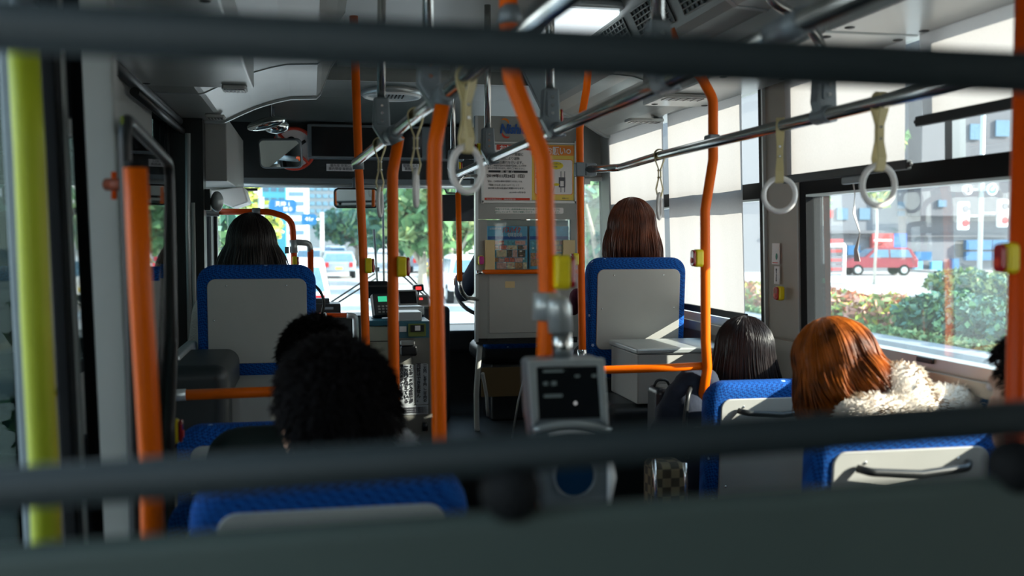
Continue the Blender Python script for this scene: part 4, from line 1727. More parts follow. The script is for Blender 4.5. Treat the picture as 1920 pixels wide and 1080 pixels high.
# square interior mirror
t = thing('interior_mirror', 'square interior mirror with rounded corners hanging before the header', 'mirror', P(525, 318, 5.9))
a, b = P(483, 259, 5.9), P(567, 317, 5.9)
m = MB()
RM = Matrix.Translation(Vector(((a.x + b.x) / 2, 5.9, (a.z + b.z) / 2))) @ Matrix.Rotation(math.radians(-14), 4, 'Z') @ Matrix.Rotation(math.radians(14), 4, 'X')
hw_, hh_ = (b.x - a.x) / 2, (a.z - b.z) / 2
m.prism(rounded(-hw_, hw_, -hh_, hh_, .03), 'y', 0, .03, ALU)
m.xform(RM).build('housing', t, bevel=.008)
m = MB()
m.prism(rounded(-hw_ + .01, hw_ - .01, -hh_ + .01, hh_ - .01, .025), 'y', -.004, .002, MIRROR)
m.xform(RM).build('mirror_glass', t)
m = MB()
m.tube([P(520, 262, 5.95), P(512, 215, 6.0), ceil(P(512, 200, 6.0).x, 6.0, 1.87)], .008, ALU, fr=.03)
m.build('stem', t)
# ball mirror
t = thing('dome_mirror', 'small convex dome mirror above the square interior mirror', 'mirror', P(505, 240, 5.7))
m = MB()
m.ell(P(500, 232, 5.7), (.11, .06, .035), MIRROR, 28, 14, R=Matrix.Rotation(-.25, 3, 'Y'))
m.build('mirror_glass', t)
m = MB()
m.ell(P(517, 236, 5.72), (.075, .05, .045), MIRROR, 28, 14)
m.build('lower_mirror', t)
m = MB()
m.tube([P(508, 224, 5.75), ceil(P(508, 210, 5.75).x, 5.75, 1.92)], .006, ALU)
m.build('stem', t)
# rear view mirror
t = thing('rear_view_mirror', 'dark framed rear view mirror at the top of the windscreen', 'mirror', P(668, 391, 6.2))
a, b = P(625, 352, 6.2), P(711, 391, 6.2)
RM = Matrix.Translation(Vector(((a.x + b.x) / 2, 6.2, (a.z + b.z) / 2))) @ Matrix.Rotation(math.radians(-3), 4, 'Z') @ Matrix.Rotation(math.radians(3), 4, 'X')
hw_, hh_ = (b.x - a.x) / 2, (a.z - b.z) / 2
m = MB()
m.prism(rounded(-hw_, hw_, -hh_, hh_, .03), 'y', 0, .04, BLACK)
m.xform(RM).build('housing', t, bevel=.01)
m = MB()
m.prism(rounded(-hw_ + .01, hw_ - .01, -hh_ + .01, hh_ - .01, .025), 'y', -.003, .002, MIRROR)
m.xform(RM).build('mirror_glass', t)
m = MB()
m.tube([P(664, 355, 6.22), P(664, 335, 6.28)], .012, ALU)
m.build('stem', t)
# round ceiling speaker
t = thing('ceiling_vent', 'round white ceiling speaker near the front of the bus', 'vent', P(735, 215, 5.55))
c = Vector((P(735, 211, 5.6).x, 5.6, 1.905))
m = MB()
m.tube([c + Vector((0, 0, .03)), c - Vector((0, 0, .012))], .17, LIGHTALU, seg=40)
m.torus(c - Vector((0, 0, .012)), .15, .012, WHITE, R=Matrix.Rotation(PI / 2, 3, 'X'))
m.build('plate', t)
m = MB()
for k in range(7):
    m.box(c + Vector((-.06 + k * .02, 0, -.016)), (.006, .12, .006), BLACK)
o = m.build('grille', t)

# ceiling lamps, grilles, vents
def lamp(c, label):
    t = thing('ceiling_lamp', label, 'ceiling lamp', c, 'ceiling lamps')
    m = MB()
    m.box(c + Vector((0, 0, .012)), (.30, .62, .03), LIGHTALU)
    m.build('frame', t, bevel=.012)
    m = MB()
    LM = mat('lamp_diffuser', (.8, .85, .86), rough=.4, emit=(.85, .95, 1.0), estr=0.9)
    m.box(c - Vector((0, 0, .008)), (.24, .54, .03), LM)
    m.build('diffuser', t, bevel=.014)
    return t


lamp(Vector((1.02, 3.88, 1.955)), 'lit white ceiling lamp above the aisle')


def grille(pa, pb, Y0, Y1, label, nx=6, ny=8):
    t = thing('air_grille', label, 'air grille', (pa + pb) / 2, 'ceiling air grilles')
    m = MB()
    n = Vector((-(pb.z - pa.z), 0, pb.x - pa.x)).normalized()
    if n.z > 0:
        n = -n
    D = Vector((0, Y1 - Y0, 0))
    a = Vector((pa.x, Y0, pa.z)) + n * .004
    b = Vector((pb.x, Y0, pb.z)) + n * .004
    m.add([a, b, b + D, a + D, a - n * .01, b - n * .01, b + D - n * .01, a + D - n * .01], [(0, 1, 2, 3), (0, 4, 5, 1), (1, 5, 6, 2), (2, 6, 7, 3), (3, 7, 4, 0)], BLACK)
    m.build('opening', t)
    m = MB()
    for i in range(nx + 1):
        p0 = a + (b - a) * (i / nx) + n * .003
        m.tube([p0, p0 + D], .003, CEIL, seg=6)
    for j in range(ny + 1):
        p0 = a + D * (j / ny) + n * .003
        m.tube([p0, p0 + (b - a)], .003, CEIL, seg=6)
    m.build('slats', t)
    return t


G0, G1 = Vector((0.995, 0, 1.945)), Vector((1.035, 0, 1.845))
grille(Vector((1.155, 0, 1.93)), Vector((1.205, 0, 1.83)), 3.62, 3.95, 'farther black air grille beside the lit ceiling lamp')
grille(Vector((1.155, 0, 1.93)), Vector((1.205, 0, 1.83)), 3.2, 3.52, 'middle black air grille on the ceiling duct side')
grille(Vector((1.155, 0, 1.93)), Vector((1.205, 0, 1.83)), 2.78, 3.1, 'nearest black air grille on the ceiling duct side')


def vent(c, R, label, wd=.15, ln=.06, nm='air_vent'):
    t = thing(nm, label, 'air vent', c, 'small duct air vents')
    m = MB()
    m.prism(rounded(-wd / 2, wd / 2, -ln / 2, ln / 2, .01), 'y', -.008, .006, PANEL_L)
    m.xform(Matrix.Translation(c) @ R).build('frame', t, bevel=.002)
    m = MB()
    m.box((0, -.0085, 0), (wd * .8, .002, ln * .7), BLACK)
    for k in range(6):
        m.box((-wd * .4 + wd * .8 * k / 5, -.0098, 0), (.005, .003, ln * .7), PANEL_L)
    m.xform(Matrix.Translation(c) @ R).build('slats', t)
    return t


DN = Matrix.Rotation(PI / 2, 4, 'X').inverted() if False else Matrix.Rotation(PI / 2, 4, 'X')
DN = Matrix.Rotation(math.radians(90), 4, 'X')
for (px, py, lb, s_) in ((440, 166, 'small black slotted vent on the left duct', 1), (404, 219, 'flat grille vent on the left duct near the front corner', 1), (590 + 690, 182, 'slotted vent on the right duct above the shades', 1.4), (1208, 226, 'slotted vent on the right duct nearest the front', 1.3)):
    zz = 1.640 if px in (440, 1280) else 1.652
    c = PZ(px, py, zz)
    vent(c, Matrix.Rotation(math.radians(90), 4, 'X'), lb, .13 * s_ if px > 900 else .085, .09)
# duct details: dark tube bundle in the left cornice
t = thing('cornice_tube', 'dark tubes running along the cornice above the left windows', 'tube', (-.6, 3.5, 1.6))
m = MB()
m.tube([(-.600, 2.6, 1.645), (-.600, 5.0, 1.645)], .022, DARKTEAL)
m.build('tube', t)
m = MB()
m.tube([(-.585, 3.6, 1.60), (-.585, 4.98, 1.60)], .016, BLACK)
m.build('lower_tube', t)
# ------------------------------------------------------------------ roller shades
def shade(label, y0, y1, zb, off=.05, fold=.004, weight=True, tube=True):
    t = thing('roller_shade', label, 'shade', ((wx(zb) - off), (y0 + y1) / 2, zb), 'window shades')
    n = 40
    ml = 16
    vs, fs = [], []
    for j in range(ml + 1):
        z = 1.665 + (zb - 1.665) * j / ml
        for i in range(n + 1):
            f = i / n
            yy = y0 + (y1 - y0) * f
            amp = fold * (.25 + .75 * j / ml)
            w_ = amp * (math.sin(f * 9 + y0 * 5) + .6 * math.sin(f * 21 + 2 + j * .12) + .35 * math.sin(f * 43 + j * .3))
            edge = .012 * (j / ml) * (1 if f < .02 else (-1 if f > .98 else 0))
            vs.append((wx(z) - off - w_, yy + edge, z))
    for j in range(ml):
        for i in range(n):
            a = j * (n + 1) + i
            fs.append((a, a + 1, a + n + 2, a + n + 1))
    m = MB()
    m.add(vs, fs, SHADE, True)
    m.build('cloth', t)
    m = MB()
    m.tube([(wx(1.68) - off, y0 - .01, 1.685), (wx(1.68) - off, y1 + .01, 1.685)], .02, ALU)
    m.build('roller', t)
    if weight:
        m = MB()
        m.box((wx(zb) - off, (y0 + y1) / 2, zb), (.018, (y1 - y0) + .02, .028), DARKTEAL)
        m.tube([(wx(zb) - off, y0 - .02, zb), (wx(zb) - off, y1 + .02, zb)], .007, BLACK)
        m.build('bottom_bar', t, bevel=.004)
    return t


shade('pale shade pulled down to the sill, its left edge by the front bulkhead', 4.42, 5.305, .80)
shade('pale shade pulled down to the sill behind the curved orange pole', 3.56, 4.36, .80)
sh2 = shade('pale shade half lowered with a pull cord over the clear side window', 2.50, 3.22, PX(1600, 322, 1.63).z, off=.045, fold=.001)
shade('pale shade half lowered behind the right edge pole', 1.60, 2.44, PX(1800, 215, 1.63).z, off=.045, fold=.001)
shade('unseen pale shade lowered over the rear side window to dim the foreground', -.2, 1.3, .95, off=.045, fold=.001)  # out of view, lowered to cut the light at the rear
m = MB()
pa = PX(1600, 345, 1.62)
pts = [(pa.x, pa.y, pa.z), (pa.x, pa.y - .01, pa.z - .03), (pa.x - .008, pa.y - .02, pa.z - .09), (pa.x + .004, pa.y - .035, pa.z - .15), (pa.x - .004, pa.y - .028, pa.z - .20), (pa.x, pa.y - .03, pa.z - .235)]
lo = []
for i, p in enumerate(pts):
    w_ = .003 if i < 2 else .0125
    tw = [0, .3, .8, .5, .1, -.2][i]
    d = Vector((math.sin(tw), math.cos(tw), 0)) * w_
    nn = Vector((math.cos(tw), -math.sin(tw), 0)) * .001
    p = Vector(p)
    lo.append([p - d - nn, p + d - nn, p + d + nn, p - d + nn])
m.loft(lo, mat('strap_grey', (.55, .52, .50), rough=.5), smooth=False)
m.build('pull_strap', sh2)
m = MB()
m.box(pa + Vector((0, 0, .012)), (.02, .11, .022), ALU)
m.build('grip', sh2, bevel=.004)
# stickers on the pillar
for (x0, y0, x1, y1, tx, lb) in ((1450, 456, 1463, 496, '降車ボタン', 'narrow sticker with a small picture on the window pillar'), (1454, 499, 1463, 533, '降りる方は', 'narrow white text sticker on the pillar above its stop button')):
    a, b = PX(x0, y0, 1.668), PX(x1, y1, 1.668)
    t = thing('pillar_sticker', lb, 'sticker', b)
    m = MB()
    m.box(((a.x + b.x) / 2 - .003, (a.y + b.y) / 2, (a.z + b.z) / 2), (.004, abs(a.y - b.y), abs(a.z - b.z)), PAPER)
    m.build('sheet', t)
    if y0 < 470:
        m = MB()
        m.ell(((a.x + b.x) / 2 - .006, (a.y + b.y) / 2 - .01, (a.z + b.z) / 2 - .01), (.001, .008, .012), GREENINK)
        m.box(((a.x + b.x) / 2 - .006, (a.y + b.y) / 2, b.z + .006), (.002, abs(a.y - b.y) * .7, .003), REDINK)
        m.build('picture', t)
    else:
        text(tx, 'lettering', t, ((a.x + b.x) / 2 - .006, (a.y + b.y) / 2, (a.z + b.z) / 2), .010, GREYINK, vertical=True, rot=Matrix.Rotation(-PI / 2, 3, 'Z'))
# priority seat pictograms
for (x0, y0, x1, y1, kind_, lb) in ((1724, 716, 1783, 795, 0, 'blue priority sign showing an adult with a small child'), (1787, 727, 1850, 800, 1, 'blue priority sign showing a seated figure with a cane')):
    a, b = PX(x0, y0 + 3, 1.675), PX(x1, y1, 1.675)
    t = thing('priority_sign', lb, 'sign', b, 'blue priority signs')
    m = MB()
    m.prism(rounded(min(a.y, b.y), max(a.y, b.y), b.z, a.z, .008), 'x', 1.672, 1.678, SIGNB)
    m.build('plate', t)
    m = MB()
    cy, cz, h = (a.y + b.y) / 2, (a.z + b.z) / 2, (a.z - b.z)
    X0 = 1.671
    sg = -1
    if kind_ == 0:
        m.ell((X0, cy + .00, cz + h * .24), (.001, .008, .009), PAPER, 16, 6)
        m.prism([(cy - .012, cz - h * .35), (cy + .010, cz - h * .35), (cy + .007, cz + h * .16), (cy - .007, cz + h * .16)], 'x', X0 - .001, X0 + .001, PAPER)
        m.ell((X0, cy + .022, cz - h * .08), (.001, .006, .007), PAPER, 16, 6)
        m.prism([(cy + .016, cz - h * .35), (cy + .029, cz - h * .35), (cy + .027, cz - h * .14), (cy + .018, cz - h * .14)], 'x', X0 - .001, X0 + .001, PAPER)
    else:
        m.ell((X0, cy + .004, cz + h * .24), (.001, .008, .009), PAPER, 16, 6)
        m.prism([(cy - .003, cz - h * .3), (cy + .009, cz - h * .3), (cy + .008, cz + h * .16), (cy - .002, cz + h * .16)], 'x', X0 - .001, X0 + .001, PAPER)
        m.torus((X0, cy + .006, cz - h * .25), .016, .002, PAPER, R=Matrix.Rotation(PI / 2, 3, 'Z'), seg=24, sg=6)
    m.build('symbol', t)
#__PART3__
# ------------------------------------------------------------------ card reader on the nearest pole
Yr = 1.62
t = thing('card_reader', 'blurred grey card reader with a black display on the nearest pole', 'card reader', P(1065, 930, Yr))
A_ = lambda px, py, dy=0.0: P(px, py, Yr + dy)


def poly_y(mb, pts, y0, y1, m_):
    """pixel outline at the reader's depth extruded in Y"""
    ps = [P(x, y, Yr) for x, y in pts]
    return mb.prism([(p.x, p.z) for p in ps], 'y', y0, y1, m_)


m = MB()
poly_y(m, [(990, 676), (1132, 672), (1137, 780), (1143, 812), (1150, 930), (1132, 985), (1030, 990), (1012, 930), (1000, 812), (995, 780)], Yr + .005, Yr + .07, ALU)
m.build('housing', t, bevel=.01)
m = MB()
for seg in ([(990, 676), (1132, 672), (1131, 686), (992, 689)], [(990, 676), (1005, 688), (1010, 785), (998, 800)], [(1120, 686), (1132, 672), (1141, 800), (1127, 785)]):
    poly_y(m, seg, Yr - .004, Yr + .012, LIGHTALU)
m.build('display_bezel', t, bevel=.002)
m = MB()
poly_y(m, [(1004, 689), (1124, 686), (1128, 783), (1010, 787)], Yr, Yr + .01, SCREEN)
sc_ = m.build('display', t)
DIMT = mat('dim_display_text', (.12, .15, .15), emit=(.35, .45, .45), estr=.03)
m = MB()
for (x0, y0, x1, y1) in ((1018, 694, 1056, 697), (1019, 716, 1027, 722), (1034, 715, 1043, 722), (1078, 703, 1086, 707), (1110, 702, 1118, 707), (1020, 740, 1054, 744)):
    a, b = A_(x0, y0), A_(x1, y1)
    m.bb(a.x, b.x, Yr - .002, Yr, b.z, a.z, DIMT)
a = A_(1079, 756)
m.ell(a, (.0025, .0015, .0025), mat('tiny_lamp', (.8, .8, .8), emit=(1, 1, 1), estr=.3), 10, 6)
m.build('display_text', sc_)
m = MB()
ps = [A_(1000 + 143 * k / 12, 806 - 12 * math.sin(PI * k / 12)) + Vector((0, -.002, 0)) for k in range(13)]
m.tube(ps, .006, LIGHTALU, seg=10)
ps = [A_(1028 + 86 * k / 12, 812 - 5 * math.sin(PI * k / 12)) + Vector((0, -.004, 0)) for k in range(13)]
m.tube(ps, .0035, WHITE, seg=10)
m.build('curved_lip', t)
m = MB()
c = A_(1078, 893)
m.torus(c + Vector((0, .0, 0)), .036, .0025, ALU)
m.build('pad_ring', t)
m = MB()
m.tube([c + Vector((0, .006, 0)), c + Vector((0, .0, 0))], .033, mat('pad_blue', (.002, .03, .08), rough=.8, spec=.1), seg=36)
m.build('touch_pad', t)
m = MB()
m.tube([A_(1142, 850), A_(1147, 895), A_(1142, 945)], 0, WHITE, rr=[.004, .008, .004])
m.build('side_handle', t)  # slim pale handle on the reader's right edge
m = MB()
m.tube([P(1052, 618, Yr + .04), P(1056, 680, Yr + .04)], .0175, STEEL)
m.build('stem', t)
m = MB()
m.tube([P(1045, 557, Yr + .04), P(1045, 563, Yr + .04), P(1047, 575, Yr + .04), P(1051, 622, Yr + .04)], 0, LIGHTALU, rr=[.012, .019, .0215, .0215])
m.build('stem_cap', t)

# ------------------------------------------------------------------ fare machine, consoles by the driver
BEIGE = mat('machine_beige', (.50, .49, .38), rough=.45, var=.03)
MGREY = mat('machine_grey', (.17, .17, .15), rough=.45, var=.05)
TEALP = mat('machine_teal', (.04, .16, .22), rough=.4, var=.05)
GREENP = mat('machine_green', (.16, .20, .04), rough=.5, var=.05)
t = thing('fare_box', 'tall grey fare box with vertical Japanese notices, seen between two orange poles', 'fare box', P(775, 815, 5.0))
Yf = 5.0
m = MB()
a, b = P(746, 640, Yf), P(812, 815, Yf)
m.bb(a.x, b.x, Yf, Yf + .34, .0, P(750, 632, Yf).z, MGREY)
m.build('body', t, bevel=.008)
m = MB()
a, b = P(745, 603, Yf), P(808, 634, Yf)
m.bb(a.x, b.x, Yf + .0, Yf + .3, b.z, a.z, TEALP)
m.build('upper_case', t, bevel=.006)
m = MB()
a, b = P(748, 590, Yf), P(792, 603, Yf)
m.bb(a.x, b.x, Yf + .02, Yf + .2, b.z, a.z + .01, LIGHTALU)
m.build('coin_tray', t, bevel=.006)
m = MB()
a, b = P(765, 607, Yf), P(798, 630, Yf)
m.bb(a.x, b.x, Yf - .02, Yf, b.z, a.z, GREENP)
o = m.build('coin_hopper', t, bevel=.004)
m = MB()
a, b = P(769, 609, Yf), P(794, 621, Yf)
m.bb(a.x, b.x, Yf - .024, Yf - .019, b.z, a.z, BLACK)
m.build('opening', o)
m = MB()
a, b = P(749, 612, Yf), P(762, 622, Yf)
m.bb(a.x, b.x, Yf - .004, Yf, b.z, a.z, PAPER)
a, b = P(777, 610, Yf), P(787, 619, Yf)
m.bb(a.x, b.x, Yf - .028, Yf - .024, b.z, a.z, PAPER)
m.build('price_label', t)
m = MB()
a, b = P(750, 638, Yf), P(776, 646, Yf)
m.bb(a.x, b.x, Yf - .05, Yf, b.z, a.z, PANEL)
m.build('lip', t, bevel=.006)
m = MB()
a, b = P(750, 647, Yf), P(781, 666, Yf)
m.bb(a.x, b.x, Yf - .045, Yf, b.z, a.z, BLACK)
m.build('money_cup', t, bevel=.012)
# notices
for (x0, y0, x1, y1, cols) in ((749, 684, 777, 760, ((771, 'ICカードの入金残額が'), (762, '一万円を超えている'), (753, '場合入金ができません。'))), (779, 682, 803, 758, ((797, '一万円、五千円、二千円の'), (785, '両替はできません。')))):
    m = MB()
    a, b = P(x0, y0, Yf), P(x1, y1, Yf)
    m.prism(rounded(a.x, b.x, b.z, a.z, .008), 'y', Yf - .003, Yf, mat('notice_grey', (.40, .43, .45), rough=.6))
    o = m.build('notice', t)
    for cx, s_ in cols:
        text(s_, 'lettering', o, P(cx, (y0 + y1) / 2 - 2, Yf - .005), (a.z - b.z) / len(s_) * 1.0, INK, vertical=True, offset=.0006)
m = MB()
a, b = P(749, 761, Yf), P(803, 776, Yf)
m.bb(a.x, b.x, Yf - .003, Yf, b.z, a.z, mat('notice_grey', (.40, .43, .45)))
o = m.build('notice', t)
for k, py in enumerate((765, 769, 773)):
    text('お釣りは出ませんのであらかじめ両替のうえ運賃をお支払ください', 'lettering', o, P(776, py, Yf - .005), .012, GREYINK, width=(b.x - a.x) * .9)
for px in (757, 797):
    m = MB()
    c = P(px, 800, Yf)
    m.tube([c + Vector((-.012, 0, 0)), c + Vector((.012, 0, 0))], .022, BLACK, seg=18)
    m.build('caster', t)
# beige side cabinet
t = thing('side_cabinet', 'beige cabinet with a teal top edge left of the fare box', 'cabinet', P(715, 800, 5.3))
m = MB()
a, b = P(690, 612, 5.35), P(744, 800, 5.35)
m.bb(a.x, b.x, 5.35, 5.65, .0, a.z, BEIGE)
m.build('body', t, bevel=.01)
m = MB()
m.bb(a.x - .003, b.x, 5.34, 5.66, P(700, 611, 5.35).z, P(700, 601, 5.35).z, TEALP)
m.build('top_edge', t, bevel=.006)
m = MB()
z_ = P(700, 640, 5.35).z
m.bb(a.x, b.x, 5.346, 5.352, z_ - .002, z_ + .002, BLACK)
m.build('seam', t)
# card terminal
t = thing('card_terminal', 'black card terminal with a green display and keypad by the driver', 'terminal', P(714, 598, 5.5))
RT = Matrix.Translation(P(714, 573, 5.5)) @ Matrix.Rotation(.25, 4, 'Z') @ Matrix.Rotation(-.35, 4, 'X')
m = MB()
m.box((0, 0, 0), (.10, .05, .13), BLACK)
m.xform(RT).build('body', t, bevel=.01)
m = MB()
m.box((.005, -.027, .03), (.05, .004, .03), mat('green_lcd', (.05, .4, .22), emit=(.05, .7, .35), estr=.5))
m.xform(RT).build('display', t)
m = MB()
for i in range(3):
    for j in range(3):
        m.box((-.02 + i * .022, -.027, -.012 - j * .016), (.013, .006, .009), PANEL)
m.xform(RT).build('keypad', t)
m = MB()
m.box(P(706, 543, 5.6), (.13, .06, .085), BLACK, (.5, 0, .1))
m.build('hood', t, bevel=.01)
m = MB()
m.tube([P(706, 595, 5.5), P(706, 612, 5.5)], .03, BLACK)
m.build('stand', t)
# tilting control screens
for (x0, y0, x1, y1, lb, mm) in ((748, 546, 781, 570, 'control screen with a dark face and light grey frame right of the middle pole', SCREEN), (782, 556, 803, 572, 'small control unit with red figures beside the grey framed screen', MGREY)):
    a, b = P(x0, y0, 5.7), P(x1, y1, 5.7)
    t = thing('control_screen', lb, 'control screen', ((a.x + b.x) / 2, 5.7, b.z))
    c = (a + b) / 2
    RT = Matrix.Translation(c) @ Matrix.Rotation(.15, 4, 'Z') @ Matrix.Rotation(-.5, 4, 'X')
    m = MB()
    m.box((0, .015, 0), (b.x - a.x + .02, .03, a.z - b.z + .03), LIGHTALU)
    m.xform(RT).build('frame', t, bevel=.006)
    m = MB()
    m.box((0, -.002, .0), (b.x - a.x - .005, .006, a.z - b.z), mm)
    m.xform(RT).build('screen_face', t)
    if x0 > 760:
        m = MB()
        m.box((-.01, -.007, .01), (.02, .003, .012), RL_)
        m.xform(RT).build('red_figure', t)
    m = MB()
    m.tube([c + Vector((0, .03, 0)), (c.x, 5.74, .0)], .012, BLACK)
    m.build('stand', t)
t = thing('red_digit_display', 'small black hooded display with a lit red digit on the dashboard', 'display', P(784, 549, 6.3))
c = P(784, 540, 6.3)
m = MB()
m.box(c, (.07, .05, .045), BLACK, (0, -.12, 0))
m.build('hood', t, bevel=.01)
m = MB()
m.box(c + Vector((0, -.027, 0)), (.035, .004, .02), RL_)
m.build('digit', t)
m = MB()
m.tube([c, (c.x + .02, 6.45, .50)], .006, BLACK, seg=8)
m.build('stand', t)
m = MB()
c = P(765, 582, 5.4)
m.box(c, (.16, .12, .05), LIGHTALU, (0, 0, .1))
o = m.build('change_tray', bevel=.012)
tag(o, 'light metal change tray on top of the fare box', 'tray')
t = thing('driver_console', 'dark console with switches to the right of the fare box', 'console', P(830, 700, 5.7))
m = MB()
a, b = P(790, 575, 5.9), P(845, 720, 5.9)
m.bb(a.x, b.x, 5.9, 6.2, 0, a.z, DARKTEAL)
m.build('body', t, bevel=.03)
m = MB()
for k in range(4):
    m.box(P(800 + k * 7, 577, 5.95), (.015, .03, .014), PANEL)
m.build('switches', t)
bpy.data.objects['switches']['kind'] = 'stuff'
# dashboard clutter and equipment at the entrance
t = thing('ticket_device', 'black ticket device on the dashboard beyond the front left seat', 'device', P(610, 587, 5.9))
m = MB()
a, b = P(585, 570, 5.9), P(639, 590, 5.9)
m.bb(a.x, b.x, 5.9, 6.1, b.z, a.z, BLACK)
m.build('body', t, bevel=.008)
m = MB()
a, b = P(608, 576, 5.895), P(625, 580, 5.895)
m.bb(a.x, b.x, 5.89, 5.9, b.z, a.z, ALU)
m.build('slot', t)
m = MB()
a, b = P(588, 560, 5.95), P(618, 570, 5.95)
m.bb(a.x, b.x, 5.95, 6.05, b.z, a.z, DARKTEAL)
m.build('upper_box', t, bevel=.006)
m = MB()
m.bb(P(590, 600, 5.9).x, P(690, 600, 5.9).x, 5.88, 6.15, 0, P(600, 592, 5.9).z, BLACK)
m.build('cabinet', t, bevel=.01)
t = thing('cable_loop', 'dark cable loop beside the blue edge of the front left seat', 'cable', P(600, 600, 4.3))
m = MB()
m.tube([P(585, 530, 4.3), P(600, 545, 4.3), P(609, 565, 4.3), P(604, 590, 4.3), P(592, 602, 4.3)], .006, BLACK, fr=.08)
m.build('cable', t)
t = thing('ticket_printer', 'white and grey ticket issuing unit behind the front left seat', 'printer', P(610, 612, 5.0))
m = MB()
a, b = P(596, 590, 5.0), P(618, 612, 5.0)
m.prism([(a.x, b.z), (b.x, b.z), (b.x - .015, a.z), (a.x + .025, a.z)], 'y', 5.0, 5.15, LIGHTALU)
m.build('body', t, bevel=.006)
m = MB()
m.torus(P(609, 604, 4.99), .018, .005, ALU)
m.build('mouth', t)
m = MB()
m.tube([P(608, 612, 5.07), (P(608, 612, 5.07).x, 5.07, 0)], .03, DARKTEAL)
m.build('stand', t)
# wipers and antenna lines
t = thing('windscreen_wiper', 'thin black wiper arms crossing low over the windscreen', 'wiper', P(660, 560, 7.05))
m = MB()
for (a, b) in (((620, 567), (703, 513)), ((628, 571), (708, 520)), ((742, 505), (800, 558)), ((752, 502), (808, 560))):
    m.tube([P(*a, 7.06), P(*b, 7.06)], .006, BLACK, seg=8)
m.build('arm', t)
t = thing('windscreen_wiper', 'upright black wiper blades standing before the windscreen between the poles', 'wiper', P(710, 520, 7.05))
m = MB()
for (a, b) in (((701, 430), (708, 535)), ((718, 385), (720, 535))):
    m.tube([P(*a, 7.08), P(*b, 7.08), Vector((P(*b, 7.08).x, 7.03, .42))], .008, BLACK, seg=8)
m.box(P(707, 505, 7.06), (.03, .03, .03), BLACK)
m.build('blade', t)
# sun visor
t = thing('sun_visor', 'dark tinted sun visor hanging over the driver side of the windscreen', 'sun visor', P(858, 415, 6.6))
m = MB()
a, b = P(828, 365, 6.6), P(892, 415, 6.6)
m.bb(a.x, b.x, 6.59, 6.6, b.z, a.z, SCREEN)
m.build('panel', t, bevel=.003)
m = MB()
m.tube([P(833, 352, 6.4), P(838, 362, 6.55), P(892, 363, 6.6)], .006, BLACK, seg=8, fr=.03)
m.build('arm', t)
# steering wheel
t = thing('steering_wheel', 'black steering wheel mostly hidden by the driver partition', 'steering wheel', P(880, 600, 6.45))
c = P(913, 548, 6.38)
RS = Matrix.Rotation(-.75, 3, 'X')
m = MB()
m.torus(c, .20, .013, BLACK, R=RS)
m.build('rim', t)
m = MB()
m.ell(c, (.06, .02, .06), BLACK, R=RS)
for a in (0, 2.1, 4.2):
    m.tube([c, c + RS @ Vector((.205 * math.cos(a), 0, .205 * math.sin(a)))], .012, BLACK)
m.tube([c, c + Vector((0, .25, -.35))], .03, BLACK)
m.build('hub', t)
# blue driver seat
t = thing('driver_chair', 'blue driver seat edge low behind the partition legs', 'seat', (1.2, 5.95, 0.2))
m = MB()
m.box((1.2, 6.04, .41), (.46, .42, .12), BLACK)
m.build('cushion', t, bevel=.05)
m = MB()
m.box((1.2, 5.78, .80), (.44, .09, .70), FAB)
m.build('backrest', t, bevel=.04)
m = MB()
m.box((1.2, 6.02, .175), (.3, .3, .35), BLACK)
m.build('base', t, bevel=.02)

# ------------------------------------------------------------------ entrance door side on the left
t = thing('door_pole', 'broad yellow green padded upright bar at the left edge', 'grab bar', P(80, 1000, 1.45))
m = MB()
m.tube([P(42, 60, 1.45), P(56, 300, 1.45), P(68, 600, 1.45), P(84, 900, 1.45), down(P(95, 1100, 1.45))], .0195, LIME, seg=20)
m.build('pad', t)
m = MB()
m.tube([P(42, 60, 1.45), Vector((P(36, 0, 1.45).x, 1.45, 1.95))], .014, ALU)
m.build('upper_end', t)


def upright(mb, px0, px1, lean, Y, th, m_, z0=FZ, z1=1.66):
    """door post: pixel span at eye height, real depth th, leaning with the door leaf"""
    a, b = P(px0, 448, Y), P(px1, 448, Y)
    vs = []
    for z in (z0, z1):
        s_ = (1.1 - z) * lean
        for (x, y) in ((a.x, Y), (b.x, Y), (b.x, Y + th), (a.x, Y + th)):
            vs.append((x + s_, y, z))
    mb.add(vs, [(0, 1, 2, 3), (7, 6, 5, 4), (0, 4, 5, 1), (1, 5, 6, 2), (2, 6, 7, 3), (3, 7, 4, 0)], m_)


t = thing('folding_door', 'folding exit door with grey posts and black rubber edges beside the yellow bar', 'door', P(130, 1000, 2.0))
BLUEG = mat('door_blue_grey', (.16, .20, .22), rough=.5)
for (x0, x1, mm, th, nm, Y) in ((14, 60, BLUEG, .03, 'outer_post', 1.75), (92, 118, RUBBER, .05, 'rubber_edge', 1.85), (116, 131, PANEL, .04, 'door_stile', 1.95), (143, 170, RUBBER, .05, 'rubber_edge', 2.0), (168, 226, PANEL, .05, 'door_stile', 1.98)):
    m = MB()
    upright(m, x0, x1, .025, Y, th, mm)
    m.build(nm, t, bevel=.005)
m = MB()
upright(m, 129, 145, .025, 2.0, .05, RUBBER, FZ, .72)
upright(m, 129, 145, .025, 2.0, .05, RUBBER, 1.33, 1.66)
m.build('rubber_gap_seal', t)
